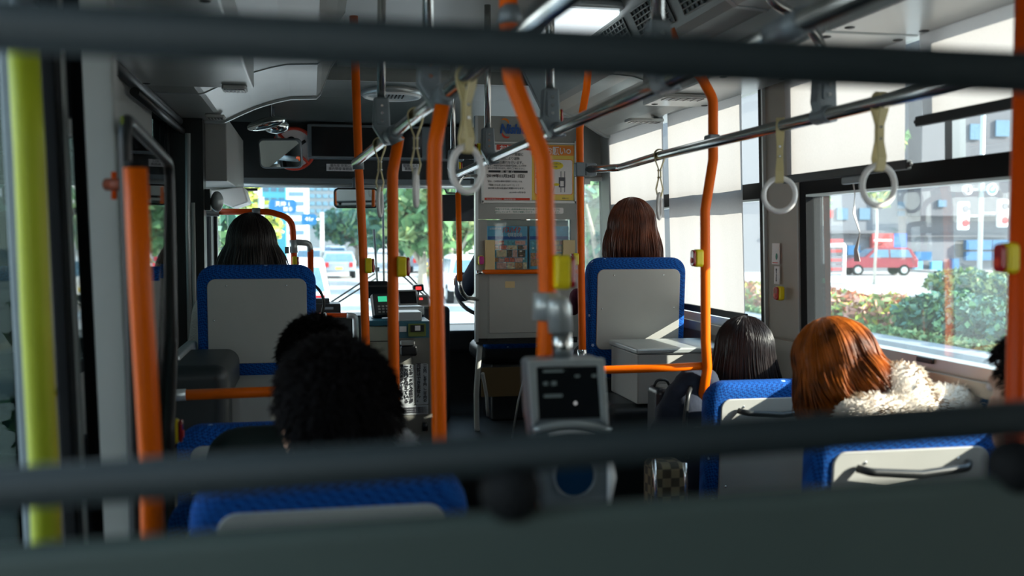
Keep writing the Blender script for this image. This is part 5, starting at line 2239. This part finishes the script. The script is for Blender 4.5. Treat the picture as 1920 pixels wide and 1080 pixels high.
# rear partition screen beside door
t = thing('door_screen', 'glass side screen with a slanted black top rail beside the door', 'screen', P(270, 900, 2.1))
pN0, pF0 = P(232, 218, 1.85), P(318, 306, 2.45)
pN1, pF1 = P(255, 900, 1.85), P(316, 640, 2.45)
m = MB()
m.tube([down(P(262, 980, 1.85)), P(250, 800, 1.85), pN0, pF0, P(325, 640, 2.45), P(318, 800, 2.35), down(P(318, 900, 2.35))], .0115, BLACK, fr=.05)
m.build('frame', t)
m = MB()
zb_ = .42
m.add([(pN0.x, pN0.y, pN0.z), (pF0.x, pF0.y, pF0.z), (pF1.x, pF1.y, zb_), (pN1.x, pN1.y, zb_),
       (pN0.x - .005, pN0.y, pN0.z), (pF0.x - .005, pF0.y, pF0.z), (pF1.x - .005, pF1.y, zb_), (pN1.x - .005, pN1.y, zb_)],
      [(0, 1, 2, 3), (7, 6, 5, 4), (0, 4, 5, 1), (1, 5, 6, 2), (2, 6, 7, 3), (3, 7, 4, 0)], GLASSP)
m.build('pane', t)
m = MB()
m.tube([P(200, 346, 1.9), P(232, 346, 1.88)], .011, mat('rust_bracket', (.25, .05, .02), rough=.5))
m.tube([P(214, 322, 1.9), P(214, 374, 1.9)], .005, ORANGE_D)
m.build('bracket', t)
# upper left service panel and window post in front of the left window
t = thing('window_post', 'slim silver post between the left window and the front entrance', 'post', P(355, 700, 4.75))
m = MB()
m.tube([P(352, 250, 4.75), P(352, 420, 4.75), P(358, 700, 4.75)], .012, LIGHTALU)
m.tube([P(362, 380, 4.75), P(366, 700, 4.75)], .009, PANEL)
m.build('tube', t)
m = MB()
m.bb(LX + .0, P(372, 448, 4.9).x + .03, 4.86, 4.98, 0.45, 1.66, BLACK)
m.build('black_column', t)
m = MB()
m.box(P(385, 375, 4.95), (.05, .08, .10), BLACK)
m.ell(P(407, 378, 4.95), (.03, .03, .05), LIGHTALU)
m.build('door_gear', t)
# left window blinds panel: reflective service panel high on the left wall
m = MB()
m.box((LX + .012, 3.4, 1.52), (.02, 1.6, .30), PANEL)
o = m.build('service_panel', bevel=.006)
tag(o, 'grey service panel high on the left wall above the window', 'panel')

# ------------------------------------------------------------------ dark guard bars before the camera
YG = .65
t = thing('guard_barrier', 'dark blurred guard barrier with two bars and a panel across the whole foreground', 'guard barrier', (.2, YG, .3))
for nm, zl, zr, r_ in (('upper_bar', 1.227, 1.222, .0155), ('lower_bar', .9475, .966, .0135)):
    m = MB()
    m.tube([(-.62, YG, zl - (zr - zl) * .6), (1.66, YG, zr + (zr - zl) * 1.6)], r_, GUARD, seg=28)
    m.build(nm, t)
m = MB()
m.prism([(-.62, .02), (1.66, .02), (1.66, .945), (-.62, .905)], 'y', YG - .012, YG + .012, GUARDP)
m.build('panel', t, bevel=.01)
for x in (-.255, .130, .512):
    m = MB()
    m.ell((x, YG - .004, .931), (.021, .020, .021), RUBBER, 24, 14)
    m.build('knob', t)
for x in (-.55, 1.1):
    m = MB()
    m.tube([(x, YG, .9), (x, YG, 1.9)], .012, GUARD)
    m.build('post', t)


# ------------------------------------------------------------------ people
def remeshed(mb, name, parent, mat_, voxel, smooth=4, disp=0.0, dscale=.05):
    o = mb.build(name, parent)
    md = o.modifiers.new('r', 'REMESH')
    md.mode = 'VOXEL'
    md.voxel_size = voxel
    md.use_smooth_shade = True
    if smooth:
        sm = o.modifiers.new('s', 'SMOOTH')
        sm.iterations = smooth
        sm.factor = .5
    if disp:
        tx = bpy.data.textures.new(name + 't', 'CLOUDS')
        tx.noise_scale = dscale
        tx.noise_depth = 2
        dm = o.modifiers.new('d', 'DISPLACE')
        dm.texture = tx
        dm.strength = disp
        dm.mid_level = .5
    dg = bpy.context.evaluated_depsgraph_get()
    me = bpy.data.meshes.new_from_object(o.evaluated_get(dg))
    o.modifiers.clear()
    o.data = me
    me.materials.clear()
    me.materials.append(mat_)
    for p in me.polygons:
        p.use_smooth = True
    return o


def hand(mb, w, d, up, s, curl, m_, side):
    """hand at wrist w pointing along d; palm normal 'up' (back of the hand)"""
    d = d.normalized()
    up = (up - d * up.dot(d)).normalized()
    sd = d.cross(up) * side
    mb.cap(w, w + d * .03 * s, .024 * s, .026 * s, m_, 12)
    for k in range(4):
        off = (k - 1.5) * .019 * s
        p0 = w + d * .02 * s + sd * off * .7
        p1 = w + d * .088 * s + sd * off
        mb.cap(p0, p1, .014 * s, .0115 * s, m_, 10)
        L = (.074, .082, .076, .058)[k] * s
        a = curl * (.8 + .12 * k)
        dd = d
        p = p1
        for seg_, fr_ in enumerate((.45, .31, .24)):
            dd = (d * math.cos(a * (seg_ + .6)) - up * math.sin(a * (seg_ + .6)))
            n_ = p + dd * L * fr_
            mb.cap(p, n_, (.0098 - .0008 * seg_) * s, (.009 - .0008 * seg_) * s, m_, 8)
            p = n_
    p0 = w + d * .025 * s - sd * .026 * s
    p1 = p0 + (d * .55 - sd * .75 - up * .25).normalized() * .04 * s
    p2 = p1 + (d * .85 - sd * .25 - up * .4).normalized() * .032 * s
    mb.cap(p0, p1, .0145 * s, .0115 * s, m_, 10)
    mb.cap(p1, p2, .011 * s, .0088 * s, m_, 10)


def person(label, top, rotz=0.0, hoff=(0, 0, 0), tight=False, s=1.0, lean=0.0, sidelean=0.0, voxel=.010, coat=None, coat_name='jacket', trousers=None, headR=None, arms=None, gender='f', floor_drop=.36, tdisp=.006):
    """top = world point of the crown; builds a seated figure facing +Y; returns (thing, head matrix, coat object)"""
    RB = Matrix.Rotation(sidelean, 3, 'Y') @ Matrix.Rotation(-lean, 3, 'X')
    HR = headR or Matrix.Identity(3)
    Z3 = Matrix.Rotation(rotz, 3, 'Z')
    up_ = lambda v: RB @ Vector(v)                       # upper body joints
    topl = up_((0, .015, .735)) + Vector(hoff) + HR @ Vector((0, 0, .118))
    org = Vector(top) - Z3 @ (topl * s)
    W = lambda v: org + Z3 @ (Vector(v) * s)
    t = thing('person', label, 'person', org)
    f = gender == 'f'
    sw = .158 if f else .182
    b = MB()
    M_ = SKIN
    # torso
    b.cap(W((-.07, 0, .08)), W((.07, 0, .08)), .10 * s, .10 * s, M_)
    b.cap(W((0, 0, .1)), W(up_((0, -.01, .33))), .115 * s, .12 * s, M_)
    b.cap(W(up_((-.08, -.01, .40))), W(up_((.08, -.01, .40))), .10 * s, .10 * s, M_)
    b.cap(W(up_((-sw + .02, -.005, .495))), W(up_((sw - .02, -.005, .495))), .058 * s, .058 * s, M_)
    b.cap(W(up_((0, -.01, .48))), W(up_((0, .0, .64)) + Vector(hoff) * .85), .056 * s, .048 * s, M_)
    hc = up_((0, .015, .735)) + Vector(hoff)
    Hm = lambda v: W(hc + HR @ Vector(v))
    R3 = Z3 @ HR
    b.ell(Hm((0, -.012, .025)), (.073 * s, .092 * s, .088 * s), M_, 24, 16, R=R3)
    b.ell(Hm((0, .028, -.035)), (.058 * s, .062 * s, .078 * s), M_, 24, 16, R=R3)
    b.cap(Hm((-.02, .05, -.088)), Hm((.02, .05, -.088)), .026 * s, .026 * s, M_)
    b.cap(Hm((0, .084, .012)), Hm((0, .102, -.028)), .009 * s, .014 * s, M_, 10)
    b.ell(Hm((0, .083, -.062)), (.022 * s, .012 * s, .010 * s), M_, 12, 8, R=R3)
    for e in (-1, 1):
        b.ell(Hm((e * .076, -.005, -.008)), (.010 * s, .018 * s, .032 * s), M_, 14, 10, R=R3)
        b.cap(Hm((e * .018, .08, .03)), Hm((e * .046, .068, .028)), .009 * s, .008 * s, M_, 8)
        b.ell(Hm((e * .035, .06, -.03)), (.022 * s, .02 * s, .02 * s), M_, 12, 8)
    arms = arms or {}
    jt = {}
    for e in (-1, 1):
        sh = up_((e * sw, -.005, .485))
        el, wr, hd, cu = arms.get(e, (up_((e * (sw + (.0 if tight else .05)), .05 + (.05 if tight else 0), .235)), Vector((e * .11, .27, .155)), None, .5))
        el, wr = Vector(el), Vector(wr)
        b.cap(W(sh), W(el), .045 * s, .037 * s, M_)
        b.cap(W(el), W(wr), .037 * s, .025 * s, M_)
        dd = Z3 @ ((Vector(hd) if hd else (wr - el)))
        hand(b, W(wr), dd, Z3 @ Vector((0, .0, 1)) if abs(dd.normalized().z) < .9 else Z3 @ Vector((0, 1, 0)), s, cu, M_, e)
        jt[e] = (sh, el, wr)
        hp, kn, an = Vector((e * .085, .03, .085)), Vector((e * .10, .43, .10)), Vector((e * .10, .44, -.27))
        b.cap(W(hp), W(kn), .075 * s, .055 * s, M_)
        b.cap(W(kn), W(an), .052 * s, .035 * s, M_)
        b.cap(W(an + Vector((0, -.02, -.03))), W(an + Vector((0, .15, -.045))), .034 * s, .026 * s, M_)
        jt[('l', e)] = (hp, kn, an)
    remeshed(b, 'body', t, SKIN, voxel, 3)
    # eyes
    for e in (-1, 1):
        m = MB()
        m.ell(Hm((e * .031, .074, .012)), (.013 * s, .010 * s, .008 * s), PAPER, 12, 8, R=R3)
        m.ell(Hm((e * .031, .081, .012)), (.006 * s, .005 * s, .006 * s), INK, 10, 6, R=R3)
        m.build('eye', t)
    m = MB()
    m.ell(Hm((0, .089, -.062)), (.020 * s, .008 * s, .006 * s), mat('lips', (.5, .15, .13), rough=.5), 12, 8, R=R3)
    m.build('lips', t)
    # coat
    c = MB()
    g_ = 1.0
    c.cap(W((-.07, 0, .08)), W((.07, 0, .08)), .125 * s, .125 * s, coat)
    c.cap(W((0, 0, .1)), W(up_((0, -.01, .33))), .138 * s, .145 * s, coat)
    c.cap(W(up_((-.09, -.01, .39))), W(up_((.09, -.01, .39))), .118 * s, .118 * s, coat)
    c.cap(W(up_((-sw + .01, -.005, .492))), W(up_((sw - .01, -.005, .492))), .073 * s, .073 * s, coat)
    c.cap(W(up_((0, -.01, .50))), W(up_((0, -.004, .575))), .080 * s, .066 * s, coat)
    for e in (-1, 1):
        sh, el, wr = jt[e]
        c.cap(W(sh), W(el), .066 * s, .056 * s, coat)
        c.cap(W(el), W(wr), .056 * s, .041 * s, coat)
    co = remeshed(c, coat_name, t, coat, .010, 3, tdisp, .06)
    l = MB()
    for e in (-1, 1):
        hp, kn, an = jt[('l', e)]
        l.cap(W(hp), W(kn), .092 * s, .070 * s, trousers)
        l.cap(W(kn), W(an), .068 * s, .052 * s, trousers)
    l.cap(W((-.07, 0, .07)), W((.07, 0, .07)), .118 * s, .118 * s, trousers)
    remeshed(l, 'trousers', t, trousers, .014, 3)
    m = MB()
    for e in (-1, 1):
        hp, kn, an = jt[('l', e)]
        m = MB()
        m.cap(W(an + Vector((0, -.03, -.035))), W(an + Vector((0, .16, -.045))), .042 * s, .034 * s, BLACK)
        m.build('shoe', t)
    return t, Hm, R3, co, W


def hair_mat(name, c0, c1, rough=.32, sp=.4):
    m = mat(name, c0, rough=rough, spec=sp)
    nt = m.node_tree
    b = nt.nodes['Principled BSDF']
    n = [x for x in nt.nodes if x.type == 'TEX_NOISE'][0]
    n.inputs['Scale'].default_value = 14
    r = [x for x in nt.nodes if x.type == 'VALTORGB'][0]
    r.color_ramp.elements[0].color = tuple(c0) + (1,)
    r.color_ramp.elements[1].color = tuple(c1) + (1,)
    return m


def long_hair(t, Hm, s, m_, length, n=1100, flare=.02, front=.75, rad=1.10, drift=(0, 0, 0), seed=1, thick=.0022, tips=.03, curl=.0, clump=.010, part=0.0):
    """one hair mesh: an under-shell plus many hanging locks"""
    rnd = random.Random(seed)
    mb = MB()
    ax, ay, az = .078 * rad, .098 * rad, .093 * rad
    c0 = Vector((0, -.014, .028))
    dv = Vector(drift)

    def prof_(a, k, L, rr_, fl):
        """point along a lock: k in 0..1 ; a = azimuth from the back of the head"""
        cap_len = .16
        tot = cap_len + L
        d = k * tot
        if d < cap_len:
            th = (d / cap_len) * (PI * .53)
            return c0 + Vector((-math.sin(a) * ax * math.sin(th) * rr_, -math.cos(a) * ay * math.sin(th) * rr_, az * math.cos(th) * rr_))
        th = PI * .53
        base = c0 + Vector((-math.sin(a) * ax * math.sin(th) * rr_, -math.cos(a) * ay * math.sin(th) * rr_, az * math.cos(th) * rr_))
        u = d - cap_len
        f_ = u / max(L, 1e-4)
        out = Vector((-math.sin(a), -math.cos(a), 0)) * (fl * math.sin(f_ * PI * .6) - .03 * max(0, math.cos(a)) * f_)
        return base + out + Vector((0, 0, -u)) + dv * f_ * f_ * (L / .2)
    # shell
    na = 48
    nk = 16
    vs, fs = [], []
    for i in range(na + 1):
        a = -PI + 2 * PI * i / na
        fr = abs(a) > PI * front
        L = length * (.93 if not fr else 0)
        for k in range(nk + 1):
            kk = k / nk
            if fr:
                p = prof_(a, kk * .085 / .16, 0, .985, 0)
            else:
                p = prof_(a, kk, L, .985, flare * .8)
            vs.append(Hm(p))
    for i in range(na):
        for k in range(nk):
            q_ = i * (nk + 1) + k
            fs.append((q_, q_ + 1, q_ + nk + 2, q_ + nk + 1))
    mb.add(vs, fs, m_, True)
    for j in range(n):
        a = rnd.uniform(-PI, PI)
        fr = abs(a) > PI * front
        k0 = rnd.random() ** 1.5 * .35
        L = 0 if fr else length * rnd.uniform(.86, 1.04)
        rr_ = rnd.uniform(1.0, 1.05)
        fl = flare * rnd.uniform(.6, 1.4)
        np_ = 5 if fr else 13
        ph = rnd.random() * 6.28
        wob = rnd.uniform(.001, .004)
        pts = []
        a2 = a + rnd.gauss(0, .06)
        for k in range(np_ + 1):
            kk = k0 + (1 - k0) * k / np_
            aa = a + (a2 - a) * kk
            if fr:
                p = prof_(aa, kk * .10 / .16, 0, rr_, 0)
            else:
                p = prof_(aa, kk, L, rr_, fl)
                cl = noise.noise_vector(Vector((a * 3.1, kk * 2.6, seed * 7.7)))
                p += cl * (clump * kk)
                p += Vector((math.sin(ph + kk * 7), math.cos(ph + kk * 6), 0)) * (wob + curl * kk) * kk
            pts.append(Hm(p))
        m0 = thick * s * rnd.uniform(.7, 1.3)
        mb.tube(pts, 0, m_, seg=4, caps=False, rr=[m0 * (.5 + .7 * min(1, 4 * q_ / np_)) * (1 - .75 * max(0, q_ / np_ - .6) / .4) for q_ in range(np_ + 1)])
    return mb.build('hair', t)


def short_hair(t, Hm, s, m_, n=2600, rad=1.10, length=.03, seed=1, napez=-.07, thick=.0018):
    rnd = random.Random(seed)
    mb = MB()
    c0 = Vector((0, -.014, .026))
    A = Vector((.077 * rad, .097 * rad, .092 * rad))

    def ok(u):
        z = u.z
        if u.y > .30:
            return z > .42
        if u.y > -.15:
            return z > (-.22 + .9 * (u.y + .15))
        return z > -.93
    vs, fs = [], []
    # under-cap
    ns, nr = 40, 24
    idx = {}
    for i in range(nr + 1):
        th = PI * i / nr
        for k in range(ns):
            a = 2 * PI * k / ns
            u = Vector((math.sin(th) * math.cos(a), math.sin(th) * math.sin(a), math.cos(th)))
            if ok(u):
                idx[(i, k)] = len(vs)
                nape = max(0, -u.z - .3)
                vs.append(Hm(c0 + Vector((u.x * A.x * (1 - nape * .15), u.y * A.y, u.z * A.z * 1.08)) + Vector((0, .01 * nape, -.01 * nape))))
    for i in range(nr):
        for k in range(ns):
            q_ = [(i, k), (i + 1, k), (i + 1, (k + 1) % ns), (i, (k + 1) % ns)]
            if all(x in idx for x in q_):
                fs.append([idx[x] for x in q_])
    mb.add(vs, fs, m_, True)
    j = 0
    while j < n:
        u = Vector((rnd.gauss(0, 1), rnd.gauss(0, 1), rnd.gauss(0, 1))).normalized()
        if not ok(u):
            continue
        j += 1
        nape = max(0, -u.z - .3)
        p = c0 + Vector((u.x * A.x * (1 - nape * .15), u.y * A.y, u.z * A.z * 1.08)) + Vector((0, .01 * nape, -.01 * nape))
        fl = Vector((u.x * .4, u.y * .4 , -.65 + u.z * .3)) + Vector((rnd.gauss(0, .35), rnd.gauss(0, .35), rnd.gauss(0, .25)))
        d = (u * .55 + fl * .8).normalized()
        L = length * rnd.uniform(.5, 1.2)
        m0 = thick * s
        p2 = p + d * L * .6
        p3 = p2 + (d + Vector((0, 0, -.5))).normalized() * L * .5
        mb.tube([Hm(p - u * .004), Hm(p2), Hm(p3)], 0, m_, seg=3, caps=False, rr=[m0, m0, m0 * .25])
    return mb.build('hair', t)


def fur(coat, n, L, m_, r_=.0016, seed=3, stripes=None, zmin=None):
    """soft pile tufts grown on a coat; joined into the coat's own mesh"""
    rnd = random.Random(seed)
    me = coat.data
    off = Vector((0, 0, 0))
    q_ = coat
    while q_ is not None:
        off += q_.location
        q_ = q_.parent
    mb = MB()
    polys = [p for p in me.polygons if zmin is None or (p.center + off).z > zmin]
    mats_ = [m_] if not isinstance(m_, list) else m_
    for j in range(n):
        p = rnd.choice(polys)
        c = p.center + off + Vector((rnd.gauss(0, .003), rnd.gauss(0, .003), rnd.gauss(0, .003)))
        nrm = p.normal
        d = (nrm * .8 + Vector((rnd.gauss(0, .35), rnd.gauss(0, .35), -.45 + rnd.gauss(0, .2)))).normalized()
        mm = mats_[0]
        if stripes:
            mm = mats_[1] if stripes(c) else mats_[0]
        mb.tube([c - nrm * .002, c + d * L * .6, c + (d + Vector((0, 0, -.25))).normalized() * L], 0, mm, seg=3, caps=False, rr=[r_, r_ * .8, r_ * .2])
    return mb.build('pile', coat)


HB = hair_mat('hair_black', (.010, .007, .006), (.022, .014, .011))
HR_ = hair_mat('hair_red_brown', (.060, .015, .007), (.19, .05, .018))
HO = hair_mat('hair_orange_brown', (.06, .012, .001), (.50, .12, .005), .40, .3)
HM = mat('hair_short_black', (.008, .006, .006), rough=.7, spec=.15)
HK = hair_mat('hair_dark', (.007, .006, .007), (.022, .015, .015), .34, .3)
NAVY = mat('cloth_navy', (.012, .018, .035), rough=.9, bump=.3)
DGREEN = mat('cloth_dark_green', (.010, .022, .022), rough=.9, bump=.3)
BLK = mat('cloth_black', (.010, .010, .013), rough=.9, bump=.3)
KNIT = mat('knit_cream', (.62, .50, .44), rough=.95, bump=1.0, bscale=160, var=.1)
WINE = mat('cloth_wine', (.05, .006, .012), rough=.9, bump=.3)
FURW = mat('fur_cream', (.82, .74, .64), rough=.95, var=.1, scale=20)
FURB = mat('fur_tan', (.30, .20, .12), rough=.95, var=.2, scale=20)
SCARF = mat('scarf_grey', (.55, .55, .58), rough=.95, var=.25, scale=60, bump=1.0)

# woman A, front left seat
Rz = lambda a: Matrix.Rotation(a, 3, 'Z')
Ry = lambda a: Matrix.Rotation(a, 3, 'Y')
Rx = lambda a: Matrix.Rotation(a, 3, 'X')
t, Hm, R3, co, W = person('woman with long black hair in a cream knit, seated in the front left seat', P(471, 408, 3.98), coat=KNIT, coat_name='knit_jumper', trousers=BLK, floor_drop=.4)
long_hair(t, Hm, 1.0, HB, .155, n=1000, flare=.035, rad=1.12, seed=2, drift=(.0, .0, 0))
# woman B, front right seat
t, Hm, R3, co, W = person('woman with shoulder length red brown hair in a wine red top, front right seat', P(1183, 386, 4.36), coat=WINE, coat_name='wine_jacket', trousers=BLK, tight=True, s=.97)
long_hair(t, Hm, 1.0, HR_, .17, n=1500, flare=.025, rad=1.34, seed=5, drift=(.012, 0, 0))
m = MB()
m.cap(W((-.25, .05, .43)), W((-.24, .16, .36)), .035, .03, mat('cloth_plum', (.10, .008, .03), rough=.8))
m.build('sleeve_gather', t)
# woman C, straight black hair by the shades
t, Hm, R3, co, W = person('woman with long straight black hair in a navy coat, beside the white locker', P(1392, 602, 3.2), sidelean=0.0, tight=True, s=.97, coat=NAVY, coat_name='navy_coat', trousers=BLK, headR=Rz(.3))
long_hair(t, Hm, 1.0, HK, .26, n=1400, flare=.03, rad=1.14, seed=9, drift=(.045, 0, 0), thick=.0018)
# woman D, orange brown hair and fur coat
t, Hm, R3, co, W = person('woman with wavy orange brown hair in a cream fur coat by the clear window', P(1538, 614, 2.45), rotz=.15, sidelean=-.05, lean=.30, hoff=(-.085, .10, -.115), s=.96, coat=FURW, coat_name='fur_coat', trousers=BLK, headR=Rz(.25) @ Ry(-.12) @ Rx(-.30), voxel=.007,
                          arms={-1: (Vector((-.245, .10, .24)), Vector((-.29, .30, .20)), Vector((-.1, .8, -.6)), .35), 1: (Vector((.15, .14, .24)), Vector((.02, .32, .19)), None, .5)})
long_hair(t, Hm, 1.0, HO, .165, n=1600, flare=.045, rad=1.17, seed=12, drift=(.075, -.02, .0), curl=.008, thick=.0020, front=.8, clump=.035)
fur(co, 16000, .012, [FURW, FURB], r_=.0012, stripes=lambda c: math.sin(c.x * 34 + c.z * 22 + c.y * 10) > .62, zmin=.35)
m = MB()
a_, b_ = P(1600, 752, 2.33), P(1645, 792, 2.33)
m.tube([P(1575, 735, 2.45), P(1604, 755, 2.335), P(1628, 778, 2.315), P(1660, 815, 2.31)], .009, mat('bag_strap_brown', (.05, .025, .025), rough=.6), fr=.03)
m.build('bag_strap', t)
# man E, big black head near the camera
t, Hm, R3, co, W = person('man with thick black hair in dark clothes, nearest head in the lower left', P(621, 664, 1.70), gender='m', s=1.04, coat=BLK, coat_name='dark_coat', trousers=BLK, headR=Rz(.42))
short_hair(t, Hm, 1.04, HM, rad=1.15, n=6500, length=.020, seed=4)
m = MB()
for k in range(14):
    a = -.3 + k * .17
    q_ = P(690 + 60 * math.sin(k * .25), 868 - 3.6 * k, 1.66 + .03 * math.sin(k * .9))
    m.ell(q_, (.026, .03, .026), SCARF, 14, 10)
sc2 = remeshed(m, 'scarf', t, SCARF, .008, 2, .010, .02)
fur(sc2, 1600, .010, SCARF, seed=8)
# man F, in dark green jacket, further ahead
t, Hm, R3, co, W = person('man with short dark hair in a dark green jacket, just ahead of the nearest head', P(588, 606, 2.42), gender='m', coat=DGREEN, coat_name='dark_green_jacket', trousers=BLK, sidelean=.0, headR=Rz(.35), hoff=(0, .03, -.055))
short_hair(t, Hm, 1.0, HM, rad=1.08, n=3500, length=.018, seed=6)
# person G at right edge
t, Hm, R3, co, W = person('person with short dark hair seen in part behind the right edge pole', P(1942, 632, 1.68), coat=BLK, tight=True, coat_name='black_jacket', trousers=BLK, headR=Rz(.1))
short_hair(t, Hm, 1.0, HM, rad=1.06, n=2600, length=.016, seed=7)
# driver
hw = P(862, 527, 6.22)
dtop = Vector((1.22, 6.02, 1.36))
org_ = dtop - Vector((0, .015, .853))
wl = hw - org_ - Vector((-.0, .07, -.02))
t, Hm, R3, co, W = person('driver in dark uniform with one hand on the wheel, mostly behind the partition', dtop, gender='m', coat=NAVY, coat_name='uniform_jacket', trousers=NAVY, voxel=.007,
                          arms={-1: (Vector((-.30, .10, .26)), wl, Vector((0, 1, -.1)), .9), 1: (Vector((.25, .15, .27)), Vector((.15, .33, .30)), None, .7)})
short_hair(t, Hm, 1.0, HM, rad=1.06, n=900, length=.02, seed=11)

# backpack and dark bag beside woman C
t = thing('shoulder_bag', 'dark shiny bag with a loop handle in the aisle beside the navy coat', 'bag', P(1240, 800, 3.3))
m = MB()
a, b = P(1218, 722, 3.3), P(1275, 850, 3.3)
m.bb(a.x, b.x, 3.22, 3.34, FZ, a.z, mat('bag_black', (.02, .022, .03), rough=.3))
m.build('body', t, bevel=.025)
m = MB()
m.tube([P(1226, 725, 3.28), P(1232, 712, 3.28), P(1250, 712, 3.28), P(1256, 725, 3.28)], .005, BLACK, fr=.03)
m.build('loop_handle', t)
t = thing('puffy_bag', 'navy puffy bag or folded coat held at the aisle side of the navy coated woman', 'bag', P(1290, 860, 3.1))
m = MB()
for (x, y, r_) in ((1322, 716, .05), (1296, 722, .055), (1276, 745, .055), (1262, 775, .06), (1252, 810, .06), (1290, 770, .09), (1300, 820, .09), (1262, 850, .07), (1300, 870, .09)):
    m.ell(P(x, y, 3.12), (r_, r_ * 1.2, r_), NAVY, 16, 10)
remeshed(m, 'body', t, NAVY, .012, 3, .012, .06)
m = MB()
m.tube([P(1300, 715, 3.1), P(1290, 740, 3.03), P(1284, 790, 3.02), P(1288, 860, 3.04)], .008, BLACK, fr=.05)
m.build('strap', t)
t = thing('checked_bag', 'brown checked bag with chrome handle tubes low in the aisle', 'bag', P(1258, 930, 2.6))
m = MB()
a, b = P(1226, 872, 2.6), P(1290, 960, 2.6)
CHK = mat('check_brown', (.10, .08, .04), rough=.8)
nt = CHK.node_tree
br = nt.nodes.new('ShaderNodeTexChecker')
br.inputs['Scale'].default_value = 40
br.inputs['Color1'].default_value = (.06, .05, .03, 1)
br.inputs['Color2'].default_value = (.22, .18, .10, 1)
tcn = nt.nodes.new('ShaderNodeTexCoord')
nt.links.new(tcn.outputs['Object'], br.inputs['Vector'])
nt.links.new(br.outputs[0], nt.nodes['Principled BSDF'].inputs['Base Color'])
m.bb(a.x, b.x, 2.6, 2.7, FZ, a.z, CHK)
m.build('body', t, bevel=.02)
m = MB()
m.tube([P(1226, 862, 2.56), P(1230, 920, 2.56), P(1233, 1000, 2.56)], .005, CHROME)
m.tube([P(1284, 868, 2.56), P(1286, 905, 2.56), P(1286, 1000, 2.56)], .005, CHROME)
m.build('chrome_tube', t)
